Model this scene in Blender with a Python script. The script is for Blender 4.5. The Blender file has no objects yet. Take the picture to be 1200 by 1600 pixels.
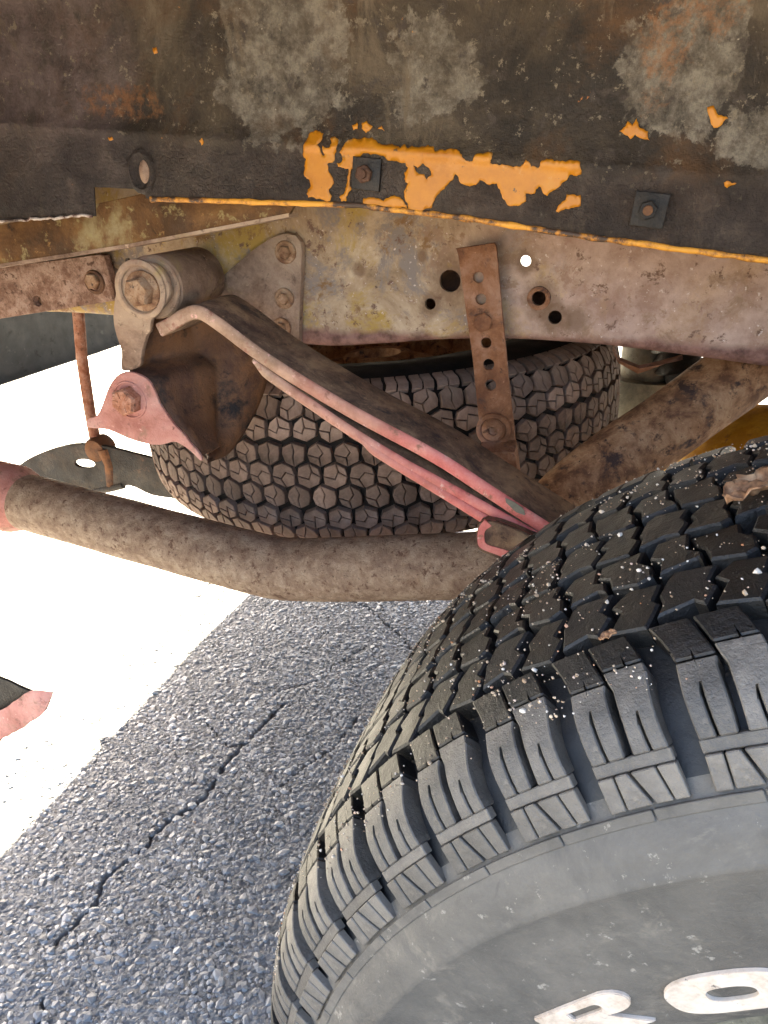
import bpy, bmesh, math, random
import numpy as np
from mathutils import Vector, Matrix, noise

S = bpy.context.scene
C = S.collection
R = math.radians
random.seed(7)
rng = np.random.default_rng(11)

# ------------------------------------------------------------------ camera
cam_d = bpy.data.cameras.new('camera')
cam = bpy.data.objects.new('camera', cam_d)
C.objects.link(cam)
S.camera = cam
cam_d.sensor_fit = 'VERTICAL'
cam_d.sensor_height = 24.0
cam_d.lens = 24.0 * 1155.0 / 1600.0
cam_d.clip_start = 0.01
cam_d.clip_end = 500
cam.location = (0, 0, 0.822)
_p, _w, _r = R(26.07), R(-16.31), R(4.14)
fw = Vector((math.sin(_w) * math.cos(_p), math.cos(_w) * math.cos(_p), -math.sin(_p)))
ri = Vector((math.cos(_w), -math.sin(_w), 0))
up = ri.cross(fw)
r2 = ri * math.cos(_r) + up * math.sin(_r)
u2 = up * math.cos(_r) - ri * math.sin(_r)
cam.rotation_euler = Matrix((r2, u2, -fw)).transposed().to_euler()

# ------------------------------------------------------------------ light
KX, KY = 1.10, 0.80                       # metres the sunlight travels sideways for each metre it drops
world = bpy.data.worlds.new('World')
S.world = world
world.use_nodes = True
wn = world.node_tree.nodes
sky = wn.new('ShaderNodeTexSky')
sky.sky_type = 'NISHITA'
sky.sun_disc = False
sky.sun_elevation = math.atan2(1, math.hypot(KX, KY))
sky.sun_rotation = math.atan2(-KX, KY)
sky.dust_density = 4.0
sky.air_density = 1.0
sky.ozone_density = 1.0
world.node_tree.links.new(sky.outputs[0], wn['Background'].inputs[0])
wn['Background'].inputs[1].default_value = 0.05
sun_d = bpy.data.lights.new('sun', 'SUN')
sun_d.energy = 5.0
sun_d.angle = R(0.5)
sun_d.color = (1.0, 0.89, 0.66)
sun = bpy.data.objects.new('sun', sun_d)
C.objects.link(sun)
sun.rotation_euler = Vector((KX, -KY, -1)).to_track_quat('-Z', 'Y').to_euler()
S.view_settings.view_transform = 'Standard'
S.view_settings.look = 'None'
S.view_settings.gamma = 1
S.view_settings.exposure = 4.6
S.cycles.max_bounces = 10
S.cycles.diffuse_bounces = 8
S.cycles.sample_clamp_indirect = 20
S.cycles.use_denoising = True

# ------------------------------------------------------------------ helpers: materials
def nd(t, kind, **kw):
    n = t.nodes.new(kind)
    for k, v in kw.items():
        setattr(n, k, v)
    return n

class Mat:
    """small builder for layered procedural materials in object space"""
    def __init__(self, name, coord='Object'):
        self.m = bpy.data.materials.new(name)
        self.m.use_nodes = True
        self.t = self.m.node_tree
        self.b = self.t.nodes['Principled BSDF']
        self.co = nd(self.t, 'ShaderNodeTexCoord').outputs[coord]
        self.col = None
        self.h = None
    def L(self, a, b):
        self.t.links.new(a, b)
    def noise(self, scale, detail=6, rough=.6, dist=0, off=0, stretch=(1, 1, 1)):
        mp = nd(self.t, 'ShaderNodeMapping')
        mp.inputs['Location'].default_value = (off, off * .7, off * 1.3)
        mp.inputs['Scale'].default_value = stretch
        self.L(self.co, mp.inputs[0])
        n = nd(self.t, 'ShaderNodeTexNoise')
        n.inputs['Scale'].default_value = scale
        n.inputs['Detail'].default_value = detail
        n.inputs['Roughness'].default_value = rough
        n.inputs['Distortion'].default_value = dist
        self.L(mp.outputs[0], n.inputs['Vector'])
        return n.outputs['Fac']
    def voro(self, scale, feature='F1', out='Distance'):
        n = nd(self.t, 'ShaderNodeTexVoronoi')
        n.feature = feature
        n.inputs['Scale'].default_value = scale
        self.L(self.co, n.inputs['Vector'])
        return n.outputs[out]
    def ramp(self, fac, stops):
        r = nd(self.t, 'ShaderNodeValToRGB')
        e = r.color_ramp.elements
        while len(e) < len(stops):
            e.new(0.5)
        for i, (p, c) in enumerate(stops):
            e[i].position = p
            if not isinstance(c, tuple):
                c = (c, c, c)
            e[i].color = (*c, 1)
        self.L(fac, r.inputs[0])
        return r.outputs[0]
    def math(self, op, a, b=None, clamp=False):
        n = nd(self.t, 'ShaderNodeMath', operation=op, use_clamp=clamp)
        for i, v in enumerate((a, b)):
            if v is None:
                continue
            if isinstance(v, (int, float)):
                n.inputs[i].default_value = v
            else:
                self.L(v, n.inputs[i])
        return n.outputs[0]
    def base(self, stops, scale=8, detail=8, rough=.65, dist=0, off=0, stretch=(1, 1, 1)):
        stops = [(.5 + (p - .5) * .55, c) for p, c in stops]      # noise values crowd round one half
        self.col = self.ramp(self.noise(scale, detail, rough, dist, off, stretch), stops)
    def layer(self, mask, colour):
        n = nd(self.t, 'ShaderNodeMix', data_type='RGBA')
        self.L(mask, n.inputs['Factor'])
        self.L(self.col, n.inputs[6])
        if isinstance(colour, tuple):
            n.inputs[7].default_value = (*colour, 1)
        else:
            self.L(colour, n.inputs[7])
        self.col = n.outputs[2]
    def patch(self, colour, scale, lo, hi, detail=8, rough=.65, dist=0, off=0, stretch=(1, 1, 1)):
        k = self.ramp(self.noise(scale, detail, rough, dist, off, stretch), [(lo, 0.0), (hi, 1.0)])
        self.layer(k, colour)
        return k
    def blob(self, cx, cz, rx, rz, amp=.9, scale=22, off=0, edge=.06):
        s_ = nd(self.t, 'ShaderNodeSeparateXYZ')
        self.L(self.co, s_.inputs[0])
        a = self.math('DIVIDE', self.math('SUBTRACT', s_.outputs[0], cx), rx)
        c = self.math('DIVIDE', self.math('SUBTRACT', s_.outputs[2], cz), rz)
        d = self.math('SQRT', self.math('ADD', self.math('MULTIPLY', a, a), self.math('MULTIPLY', c, c)))
        n = self.math('MULTIPLY', self.math('SUBTRACT', self.noise(scale, 9, .68, .3, off), .5), amp * 3)
        return self.ramp(self.math('MULTIPLY', self.math('ADD', d, n), .5), [(.5 - edge, 1.0), (.5 + edge, 0.0)])
    def axis(self, i):
        s = nd(self.t, 'ShaderNodeSeparateXYZ')
        self.L(self.co, s.inputs[0])
        return s.outputs[i]
    def done(self, rough=.6, bump=None, strength=.3, dist=.002, metal=0, spec=.5, rvar=None):
        self.L(self.col, self.b.inputs['Base Color'])
        self.b.inputs['Roughness'].default_value = rough
        if rvar is not None:
            k = nd(self.t, 'ShaderNodeMapRange')
            k.inputs[1].default_value, k.inputs[2].default_value = .3, .7
            k.inputs[3].default_value, k.inputs[4].default_value = rvar[1], rvar[2]
            self.L(rvar[0], k.inputs[0])
            self.L(k.outputs[0], self.b.inputs['Roughness'])
        self.b.inputs['Metallic'].default_value = metal
        self.b.inputs['Specular IOR Level'].default_value = spec
        if bump is not None:
            bn = nd(self.t, 'ShaderNodeBump')
            bn.inputs['Strength'].default_value = strength
            bn.inputs['Distance'].default_value = dist
            self.L(bump, bn.inputs['Height'])
            self.L(bn.outputs[0], self.b.inputs['Normal'])
        return self.m

def warm(c, k=1.35):
    l = .3 * c[0] + .6 * c[1] + .1 * c[2]
    return tuple(max(.004, l + (v - l) * k) for v in c)
def rust(name, stops, scale=14, spots=(.10, .04, .02), slo=.56, shi=.66, rough=.7, strength=.4, extra=None, off=0, sscale=30, sat=1.3):
    m = Mat(name)
    stops = [(p, warm(c, sat)) for p, c in stops]
    m.base(stops, scale, 9, .72, .3, off)
    m.patch(tuple(v * .45 for v in stops[0][1]), scale * 4.5, .58, .68, 7, .74, .3, off + 6)
    m.patch(tuple(min(.75, v * 1.3) for v in stops[-1][1]), scale * 7, .62, .70, 6, .74, 0, off + 11)
    if extra:
        for (c, sc, lo, hi, o) in extra:
            m.patch(c, sc, lo, hi, 8, .7, .2, o)
    m.patch(spots, sscale, slo, shi, 6, .7, .2, off + 3)
    fine = m.noise(420, 4, .7, 0, off)
    mid = m.noise(70, 5, .7, 0, off)
    return m.done(rough, m.math('ADD', fine, m.math('MULTIPLY', mid, 1.6)), min(1, strength * 1.5), .0014, spec=.35, rvar=(m.noise(40, 4, .6, 0, off + 9), rough - .12, rough + .18))

M = {}
# wheelhouse sheet: tar undercoat, rust, pale dust, orange flecks
m = Mat('undercoat')
m.base([(.15, (.009, .006, .0035)), (.42, (.028, .018, .010)), (.60, (.060, .040, .022)), (.85, (.125, .090, .055))], 8, 11, .74, .6, 1.7)
m.patch((.085, .040, .014), 9, .52, .66, 9, .72, .4, 5.1)
m.layer(m.math('MULTIPLY', m.blob(-0.4650, 0.8680, .075, .10, .7, 14, 1, .22), .6), m.ramp(m.noise(50, 8, .74, 0, 6), [(.38, (.075, .048, .042)), (.6, (.19, .13, .115))]))
for c_, rx, rz, o_ in (((-0.2590, 0.8820), .050, .055, 2), ((-0.1560, 0.8710), .034, .030, 4), ((0.0090, 0.8800), .034, .040, 6), ((0.0610, 0.8400), .026, .018, 8)):
    k = m.math('MULTIPLY', m.blob(c_[0], c_[1], rx, rz, .95, 26, o_, .025), m.ramp(m.noise(55, 7, .75, .2, o_), [(.36, .10), (.58, .80)]))
    m.layer(k, m.ramp(m.noise(80, 6, .75, 0, o_), [(.38, (.10, .075, .05)), (.60, (.25, .205, .15))]))
m.patch((.055, .038, .027), 60, .56, .66, 6, .72, .2, 8)
m.patch((.17, .13, .085), 130, .60, .65, 5, .75, 0, 4)
m.patch((.13, .092, .055), 20, .56, .64, 9, .74, .4, 17, (1.0, 1, .28))
m.patch((.33, .27, .20), 240, .70, .73, 4, .7, 0, 14)
for c_, rx, rz, o_ in (((-0.0060, 0.8930), .013, .03, 3), ((-0.3930, 0.8410), .035, .012, 5), ((0.0220, 0.9090), .012, .016, 7)):
    m.layer(m.math('MULTIPLY', m.blob(c_[0], c_[1], rx, rz, 1.1, 60, o_, .08), m.ramp(m.noise(120, 5, .7, 0, o_), [(.42, .0), (.58, .5)])), (.26, .10, .028))
m.patch((.62, .26, .045), 85, .735, .755, 4, .7, 0, 12)
m.patch((.45, .16, .035), 33, .71, .73, 6, .75, .4, 21)
gr = m.math('ADD', m.noise(300, 4, .75), m.math('MULTIPLY', m.noise(60, 6, .7), 1.6))
gr = m.math('ADD', gr, m.math('MULTIPLY', m.noise(14, 5, .6), 2.0))
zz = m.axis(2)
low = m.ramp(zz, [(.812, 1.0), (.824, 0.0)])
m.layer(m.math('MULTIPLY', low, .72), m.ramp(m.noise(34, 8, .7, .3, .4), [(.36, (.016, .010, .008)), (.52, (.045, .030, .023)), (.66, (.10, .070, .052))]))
m.patch((.55, .22, .035), 75, .725, .745, 5, .7, 0, 2)
v = m.voro(190, 'DISTANCE_TO_EDGE')
cr = m.ramp(v, [(0, 0.0), (.12, 1.0)])
cr = m.math('MULTIPLY', m.math('MULTIPLY', cr, low), m.ramp(m.noise(16, 4), [(.45, .0), (.6, .4)]))
gr = m.math('ADD', gr, cr)
gr = m.math('ADD', gr, m.math('MULTIPLY', m.math('MULTIPLY', m.noise(360, 3, .7, 0, 5), low), 1.6))
M['undercoat'] = m.done(.5, gr, .85, .0018, spec=.32, rvar=(m.noise(25, 5, .65, 0, 3), .42, .78))
# chrome yellow paint that is left
m = Mat('yellow_paint')
m.base([(.2, (.38, .125, .001)), (.5, (.48, .168, .002)), (.8, (.55, .21, .006))], 26, 9, .72)
m.patch((.48, .21, .025), 20, .57, .72, 8, .72, .3, 3)
m.patch((.50, .19, .02), 36, .60, .70, 7, .72, .3, 13)
m.patch((.12, .06, .02), 150, .66, .69, 4, .7, 0, 5)
m.patch((.16, .085, .03), 46, .64, .665, 7, .75, .3, 25)
m.patch((.56, .30, .10), 14, .62, .70, 7, .7, .2, 31)
M['yellow'] = m.done(.45, m.noise(120, 4), .12, .0008)
m = Mat('orange_edge')
m.base([(.40, (.06, .03, .015)), (.50, (.42, .16, .02)), (.62, (.70, .30, .03))], 38, 7, .72)
M['orange_edge'] = m.done(.6, m.noise(200), .4, .001)
M['torn'] = rust('torn_edge', [(.38, (.10, .05, .04)), (.5, (.42, .33, .27)), (.7, (.62, .54, .47))], 60, spots=(.08, .045, .03))  # pale metal tone paints in the highlight along the torn sheet edge
# frame rail
m = Mat('frame_rust')
m.base([(.25, (.20, .115, .055)), (.48, (.40, .255, .145)), (.70, (.55, .385, .24))], 12, 10, .74, .4, .6)
m.patch((.42, .25, .055), 8, .49, .57, 10, .75, .6, 3.7)
m.patch((.25, .185, .145), 14, .53, .60, 10, .74, .4, 9.2)
m.patch((.24, .12, .045), 26, .56, .62, 8, .74, .4, 6.2)
m.patch((.52, .33, .10), 48, .63, .69, 6, .75, .2, 1.1)
m.patch((.11, .055, .028), 95, .64, .70, 5, .74, 0, 2.6)
m.patch((.62, .47, .36), 170, .68, .72, 4, .7, 0, 5.5)
xx = m.axis(0)
pk = m.math('MULTIPLY', m.ramp(m.math('ADD', xx, m.math('MULTIPLY', m.noise(11, 6, .7, 0, 2), .3)), [(-.02, 0.0), (.10, 1.0)]), .75)
m.layer(pk, m.ramp(m.noise(40, 8, .72, 0, 8), [(.38, (.33, .175, .125)), (.60, (.54, .34, .26))]))
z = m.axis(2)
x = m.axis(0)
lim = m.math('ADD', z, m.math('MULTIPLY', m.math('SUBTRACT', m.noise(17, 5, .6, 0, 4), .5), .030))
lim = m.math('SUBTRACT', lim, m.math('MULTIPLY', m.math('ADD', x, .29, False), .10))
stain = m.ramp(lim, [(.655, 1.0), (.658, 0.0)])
m.patch((.17, .085, .05), 75, .59, .65, 6, .74, .2, 19)
m.patch((.30, .17, .10), 30, .56, .64, 8, .74, .4, 23)
m.patch((.64, .47, .37), 210, .63, .67, 5, .72, 0, 29)
for hx, hz, hr in ((-0.1530, 0.7190, 0.017), (-0.1690, 0.6970, 0.010), (-0.0710, 0.7130, 0.014), (-0.0550, 0.6990, 0.013), (-0.0880, 0.7430, 0.009), (-0.0360, 0.6990, 0.010), (-0.2410, 0.7200, 0.006), (-0.1800, 0.7380, 0.005)):
    m.layer(m.math('MULTIPLY', m.blob(hx, hz, hr, hr * 1.2, .5, 90, hx * 9, .16), .75), (.17, .085, .04))
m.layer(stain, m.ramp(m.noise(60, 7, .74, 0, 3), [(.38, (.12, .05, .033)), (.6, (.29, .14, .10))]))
M['frame'] = m.done(.62, m.math('ADD', m.noise(420, 4, .7), m.math('MULTIPLY', m.noise(70, 6, .74), 1.6)), .6, .0012, spec=.35, rvar=(m.noise(35, 4), .5, .85))
M['tan_rust'] = rust('tan_rust', [(.3, (.16, .10, .07)), (.5, (.30, .205, .15)), (.7, (.40, .29, .21))], 13,
                     spots=(.13, .07, .035), slo=.60, shi=.68, extra=[((.36, .24, .10), 17, .57, .68, 4)])
M['pit_rust'] = rust('pit_rust', [(.35, (.17, .095, .065)), (.5, (.28, .175, .13)), (.65, (.38, .26, .20))], 60,
                     spots=(.12, .055, .03), slo=.58, shi=.64, sscale=120, strength=.7)
M['strap'] = rust('strap_rust', [(.3, (.13, .055, .03)), (.5, (.22, .105, .06)), (.7, (.31, .175, .12))], 22,
                  spots=(.08, .035, .02), slo=.58, shi=.68, strength=.6)
M['brown'] = rust('brown_strip', [(.3, (.06, .03, .014)), (.5, (.12, .06, .028)), (.7, (.20, .115, .055))], 12,
                  spots=(.30, .22, .09), slo=.57, shi=.66, extra=[((.28, .20, .09), 9, .55, .64, 2.6)], sscale=70)
M['dark_rust'] = rust('dark_rust', [(.3, (.040, .022, .015)), (.5, (.085, .045, .03)), (.7, (.14, .075, .045))], 10,
                      spots=(.19, .09, .045), slo=.62, shi=.72, extra=[((.20, .085, .032), 9, .50, .60, 1.2), ((.018, .012, .010), 12, .54, .62, 5.2)])
M['leaf_top'] = rust('leaf_top', [(.3, (.060, .035, .025)), (.5, (.13, .082, .056)), (.72, (.24, .16, .105))], 26,
                     spots=(.04, .024, .02), slo=.56, shi=.66, extra=[((.24, .17, .10), 9, .60, .74, 3)])
m = Mat('red_leaf_edge')
m.base([(.25, (.42, .085, .065)), (.5, (.58, .15, .12)), (.8, (.66, .25, .20))], 34, 8, .72, 0, 1)
x = m.axis(0)
far = m.ramp(m.math('ADD', x, m.math('MULTIPLY', m.math('SUBTRACT', m.noise(22, 5), .5), .16)), [(-.30 + .5, 0.0), (-.12 + .5, 1.0)])
xx = m.math('ADD', m.math('ADD', x, .5), m.math('MULTIPLY', m.math('SUBTRACT', m.noise(22, 5), .5), .16))
far = m.ramp(xx, [(.22, 1.0), (.40, 0.0)])
m.layer(far, m.ramp(m.noise(40, 6, .7), [(.35, (.26, .14, .08)), (.6, (.46, .28, .18))]))
m.patch((.26, .10, .06), 60, .58, .66, 6, .72, 0, 4)
m.patch((.62, .34, .27), 90, .62, .68, 5, .72, 0, 14)
M['red_edge'] = m.done(.6, m.noise(250, 5, .7), .5, .0012)
M['red_paint'] = rust('red_paint', [(.25, (.34, .12, .085)), (.5, (.49, .205, .155)), (.8, (.56, .30, .235))], 18,
                      spots=(.27, .13, .085), slo=.55, shi=.66, strength=.4, sat=1.0, extra=[((.40, .22, .15), 30, .55, .65, 3), ((.20, .085, .06), 45, .62, .68, 9)])
M['body_red'] = rust('body_red', [(.2, (.085, .022, .016)), (.5, (.125, .030, .022)), (.8, (.16, .050, .038))], 7,
                     spots=(.09, .04, .02), slo=.60, shi=.66, strength=.15, rough=.5, sat=1.0, extra=[((.11, .055, .03), 5, .56, .64, 3)])
M['pipe'] = rust('pipe_rust', [(.1, (.14, .080, .050)), (.42, (.23, .145, .092)), (.62, (.32, .22, .145)), (.9, (.42, .31, .21))], 60,
                 spots=(.12, .06, .035), slo=.57, shi=.64, extra=[((.30, .10, .085), 7, .66, .76, 2.8)], sscale=110, strength=.5, sat=1.0)
M['pipe_dark'] = rust('pipe_dark', [(.3, (.13, .066, .038)), (.5, (.29, .165, .095)), (.7, (.43, .275, .17))], 34,
                      spots=(.055, .03, .022), slo=.55, shi=.64, sscale=45, strength=.4, sat=1.2)
M['bolt'] = rust('bolt_rust', [(.3, (.15, .075, .045)), (.5, (.27, .16, .10)), (.7, (.38, .26, .18))], 60,
                 spots=(.09, .045, .03), slo=.58, shi=.68, sscale=120)
M['bolt_pink'] = rust('bolt_pink', [(.3, (.25, .10, .06)), (.5, (.38, .19, .13)), (.7, (.48, .29, .22))], 60, spots=(.16, .07, .04), sscale=120)
M['dark_steel'] = rust('dark_steel', [(.3, (.010, .008, .007)), (.5, (.022, .017, .013)), (.75, (.050, .034, .024))], 20,
                       spots=(.10, .05, .03), slo=.62, shi=.70, rough=.5)
M['ochre'] = rust('ochre_housing', [(.3, (.34, .17, .05)), (.5, (.50, .28, .085)), (.7, (.60, .38, .15))], 9,
                  spots=(.20, .085, .03), slo=.60, shi=.70, sscale=50, strength=.25)
M['grey_steel'] = rust('grey_steel', [(.3, (.10, .095, .075)), (.6, (.19, .175, .14)), (.8, (.26, .23, .18))], 18, spots=(.16, .09, .05), slo=.64, shi=.74)
M['bumper'] = rust('bumper_inside', [(.3, (.05, .052, .055)), (.6, (.075, .077, .08)), (.8, (.10, .10, .098))], 6, spots=(.07, .05, .04), slo=.66, shi=.74, strength=.2)
M['floor'] = rust('bed_floor', [(.3, (.03, .02, .014)), (.6, (.07, .045, .03)), (.8, (.12, .08, .05))], 9)

def tone(m, k=.35):
    oi = nd(m.t, 'ShaderNodeObjectInfo')
    f = m.math('ADD', m.math('MULTIPLY', oi.outputs['Random'], 2 * k), 1 - k)
    n = nd(m.t, 'ShaderNodeVectorMath', operation='SCALE')
    m.L(m.col, n.inputs[0])
    m.L(f, n.inputs['Scale'])
    m.col = n.outputs[0]
def rubber(name, lo, hi, dust, dlo, dhi, rough, rmin, rmax, scale=18, strength=.35, spec=.5):
    m = Mat(name)
    m.base([(.3, lo), (.7, hi)], scale, 9, .72)
    m.patch(dust, 9, dlo, dhi, 8, .7, .3, 2)
    m.patch(dust, 130, dlo + .09, dhi + .02, 5, .7, 0, 6)
    tone(m, .25)
    return m.done(rough, m.math('ADD', m.noise(520, 4, .7), m.math('MULTIPLY', m.noise(80, 7, .74), 2.2)), strength, .0010,
                  spec=spec, rvar=(m.noise(28, 5), rmin, rmax))
M['rubber'] = rubber('rubber_tread', (.006, .0055, .005), (.014, .012, .0105), (.040, .031, .024), .55, .72, .5, .33, .55, 26, .6)  # crown kept darker than the lugs, painting in the shade under the arch
M['rubber_base'] = rubber('rubber_carcass', (.007, .007, .007), (.014, .0135, .013), (.05, .043, .036), .55, .75, .55, .42, .65)
M['rubber_lug'] = rubber('rubber_lug', (.026, .024, .022), (.062, .056, .050), (.13, .112, .092), .47, .62, .5, .36, .6, 26, .6)
m = Mat('rubber_side')
m.base([(.2, (.050, .044, .038)), (.5, (.084, .075, .064)), (.8, (.125, .110, .092))], 16, 11, .76, .4)
m.patch((.155, .134, .108), 34, .55, .66, 9, .74, .5, 3)
m.patch((.048, .043, .038), 20, .57, .68, 8, .72, .6, 7)
m.patch((.24, .215, .18), 150, .62, .68, 5, .75, 0, 1)
cv = m.voro(38, 'DISTANCE_TO_EDGE')
ck = m.math('MULTIPLY', m.ramp(cv, [(0, 1.0), (.012, 0.0)]), m.ramp(m.noise(13, 4, .6, 0, 8), [(.60, 0.0), (.66, 1.0)]))
m.layer(ck, (.03, .027, .025))
M['rubber_side'] = m.done(.6, m.math('SUBTRACT', m.math('ADD', m.math('ADD', m.noise(480, 5, .75), m.math('MULTIPLY', m.noise(28, 7, .7), 1.3)), m.noise(110, 5, .7)), ck), .5, .0010, rvar=(m.noise(22, 6, .7), .42, .72))
m = Mat('spare_rubber')
m.base([(.2, (.07, .042, .028)), (.5, (.17, .108, .078)), (.8, (.27, .185, .14))], 20, 8, .74, .2)
m.patch((.05, .035, .028), 34, .60, .72, 6, .7, .2, 4)
tone(m, .3)
M['spare_tread'] = m.done(.8, m.noise(300, 4, .7), .5, .001, spec=.3)
M['spare_side'] = rubber('spare_side', (.010, .008, .007), (.020, .015, .012), (.055, .042, .032), .60, .80, .5, .7, .9, spec=.12)
m = Mat('white_letter')
m.base([(.25, (.40, .31, .235)), (.5, (.58, .48, .39)), (.8, (.68, .59, .49))], 60, 9, .72)
m.patch((.30, .22, .16), 90, .60, .70, 6, .72, 0, 3)
m.patch((.12, .10, .085), 150, .66, .72, 4, .7, 0, 7)
M['letter'] = m.done(.55, m.noise(200), .15, .0006)
m = Mat('asphalt')
m.base([(.3, (.085, .083, .081)), (.5, (.14, .137, .133)), (.75, (.20, .195, .188))], 30, 8, .7)
m.patch((.23, .215, .195), 5, .56, .74, 8, .7, .2, 3)
pb = m.voro(150, 'SMOOTH_F1')
M['asphalt'] = m.done(.62, m.math('ADD', m.noise(260, 5, .75), m.math('MULTIPLY', pb, -1.2)), .7, .003, spec=.5)
m = Mat('aggregate')
inf = nd(m.t, 'ShaderNodeAttribute', attribute_name='tone')
m.col = m.ramp(inf.outputs['Fac'], [(0, (.10, .10, .102)), (.45, (.185, .186, .188)), (.85, (.28, .278, .274)), (.96, (.40, .38, .35)), (1, (.30, .20, .13))])
M['aggregate'] = m.done(.45, m.noise(900, 3), .35, .0006, spec=.6)
m = Mat('stucco')
m.base([(.3, (.24, .23, .22)), (.7, (.32, .31, .29))], 3, 8)
M['stucco'] = m.done(.85, m.noise(90, 6), .5, .004)
m = Mat('grit')
inf = nd(m.t, 'ShaderNodeAttribute', attribute_name='tone')
m.col = m.ramp(inf.outputs['Fac'], [(0, (.30, .20, .12)), (.5, (.55, .42, .29)), (.85, (.75, .68, .58)), (1, (.50, .20, .07))])
M['grit'] = m.done(.6)
m = Mat('dry_leaf')
m.base([(.3, (.16, .075, .035)), (.5, (.34, .175, .085)), (.75, (.50, .31, .17))], 90, 6)
M['leaf'] = m.done(.7, m.noise(300), .5, .0008)

# ------------------------------------------------------------------ helpers: meshes
def link(name, me, mat, parent=None, smooth=None):
    if mat is not None and not me.materials:
        for mm in (mat if isinstance(mat, (list, tuple)) else [mat]):
            me.materials.append(M[mm])
    o = bpy.data.objects.new(name, me)
    C.objects.link(o)
    if parent is not None:
        o.parent = parent
    if smooth is not None:
        for p in me.polygons:
            p.use_smooth = True
        me.set_sharp_from_angle(angle=R(smooth))
    return o

class MB:
    def __init__(self):
        self.v, self.f, self.mi = [], [], []
    def add(self, vs, fs, mi=0):
        n = len(self.v)
        self.v += [tuple(v) for v in vs]
        self.f += [tuple(i + n for i in f) for f in fs]
        self.mi += [mi] * len(fs)
        return self
    def box(self, x0, x1, y0, y1, z0, z1, mi=0):
        v = [(x, y, z) for z in (z0, z1) for y in (y0, y1) for x in (x0, x1)]
        return self.add(v, [(0, 2, 3, 1), (4, 5, 7, 6), (0, 1, 5, 4), (2, 6, 7, 3), (0, 4, 6, 2), (1, 3, 7, 5)], mi)
    def rows(self, rows, closed=False, caps=False, mi=0):
        n = len(rows[0])
        vs = [p for r in rows for p in r]
        fs = []
        for i in range(len(rows) - 1):
            for j in range(n if closed else n - 1):
                k = (j + 1) % n
                fs.append((i * n + j, i * n + k, (i + 1) * n + k, (i + 1) * n + j))
        if caps:
            fs.append(tuple(range(n))[::-1])
            fs.append(tuple(range((len(rows) - 1) * n, len(rows) * n)))
        return self.add(vs, fs, mi)
    def tube(self, path, rad, seg=20, caps=True, mi=0):
        path = [Vector(p) for p in path]
        if not isinstance(rad, (list, tuple)):
            rad = [rad] * len(path)
        rows = []
        ref = Vector((0, 0, 1))
        for i, p in enumerate(path):
            t = (path[min(i + 1, len(path) - 1)] - path[max(i - 1, 0)]).normalized()
            if abs(t.dot(ref)) > .95:
                ref = Vector((1, 0, 0))
            a = t.cross(ref).normalized()
            b = t.cross(a).normalized()
            rows.append([p + (a * math.cos(q) + b * math.sin(q)) * rad[i] for q in [2 * math.pi * k / seg for k in range(seg)]])
        return self.rows(rows, True, caps, mi)
    def lathe(self, prof, c, seg=32, mi=0, phase=0):
        """prof: (y, r) about an axis along Y through c"""
        rows = [[(c[0] + r * math.sin(a), c[1] + y, c[2] + r * math.cos(a)) for a in [phase + 2 * math.pi * k / seg for k in range(seg)]] for y, r in prof]
        return self.rows(rows, True, False, mi)
    def mesh(self, name):
        me = bpy.data.meshes.new(name)
        me.from_pydata(self.v, [], self.f)
        me.validate()
        for p, k in zip(me.polygons, self.mi):
            p.material_index = k
        bm = bmesh.new()
        bm.from_mesh(me)
        bmesh.ops.recalc_face_normals(bm, faces=bm.faces)
        bm.to_mesh(me)
        bm.free()
        return me
    def build(self, name, mat, parent=None, smooth=40):
        return link(name, self.mesh(name), mat, parent, smooth)

def catmull(pts, n=8, closed=False):
    pts = [Vector(p) for p in pts]
    out = []
    N = len(pts)
    for i in range(N if closed else N - 1):
        if closed:
            a, b, c, d = pts[i - 1], pts[i], pts[(i + 1) % N], pts[(i + 2) % N]
        else:
            b, c = pts[i], pts[i + 1]
            a = pts[i - 1] if i else b * 2 - c
            d = pts[i + 2] if i + 2 < N else c * 2 - b
        for k in range(n):
            t = k / n
            out.append(((b * 2) + (c - a) * t + (a * 2 - b * 5 + c * 4 - d) * t * t + (b * 3 - a - c * 3 + d) * t ** 3) * .5)
    if not closed:
        out.append(pts[-1])
    return out

def circle(cx, cz, r, n=20):
    return [(cx + r * math.cos(2 * math.pi * k / n), cz + r * math.sin(2 * math.pi * k / n)) for k in range(n)]

def plate(name, outline, y0, y1, mat, parent=None, holes=(), bevel=.0008, smooth=35, warp=None):
    """a plate lying in an XZ plane between y0 (camera side) and y1, with real holes"""
    bm = bmesh.new()
    ed = []
    for loop in [outline] + list(holes):
        vs = [bm.verts.new((p[0], y0, p[1])) for p in loop]
        for i in range(len(vs)):
            ed.append(bm.edges.new((vs[i - 1], vs[i])))
    bmesh.ops.triangle_fill(bm, edges=ed, use_beauty=True, use_dissolve=False)
    fs = list(bm.faces)
    r = bmesh.ops.extrude_face_region(bm, geom=fs)
    bmesh.ops.translate(bm, verts=[g for g in r['geom'] if isinstance(g, bmesh.types.BMVert)], vec=(0, y1 - y0, 0))
    bmesh.ops.recalc_face_normals(bm, faces=bm.faces)
    if bevel:
        es = [e for e in bm.edges if len(e.link_faces) == 2 and e.calc_face_angle(0) > .9 and abs(e.verts[0].co.y - e.verts[1].co.y) < 1e-6]
        bmesh.ops.bevel(bm, geom=es, offset=bevel, segments=2, affect='EDGES', profile=.6)
    if warp:
        for v in bm.verts:
            v.co = Vector(warp(v.co))
    me = bpy.data.meshes.new(name)
    bm.to_mesh(me)
    bm.free()
    return link(name, me, mat, parent, smooth)

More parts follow.
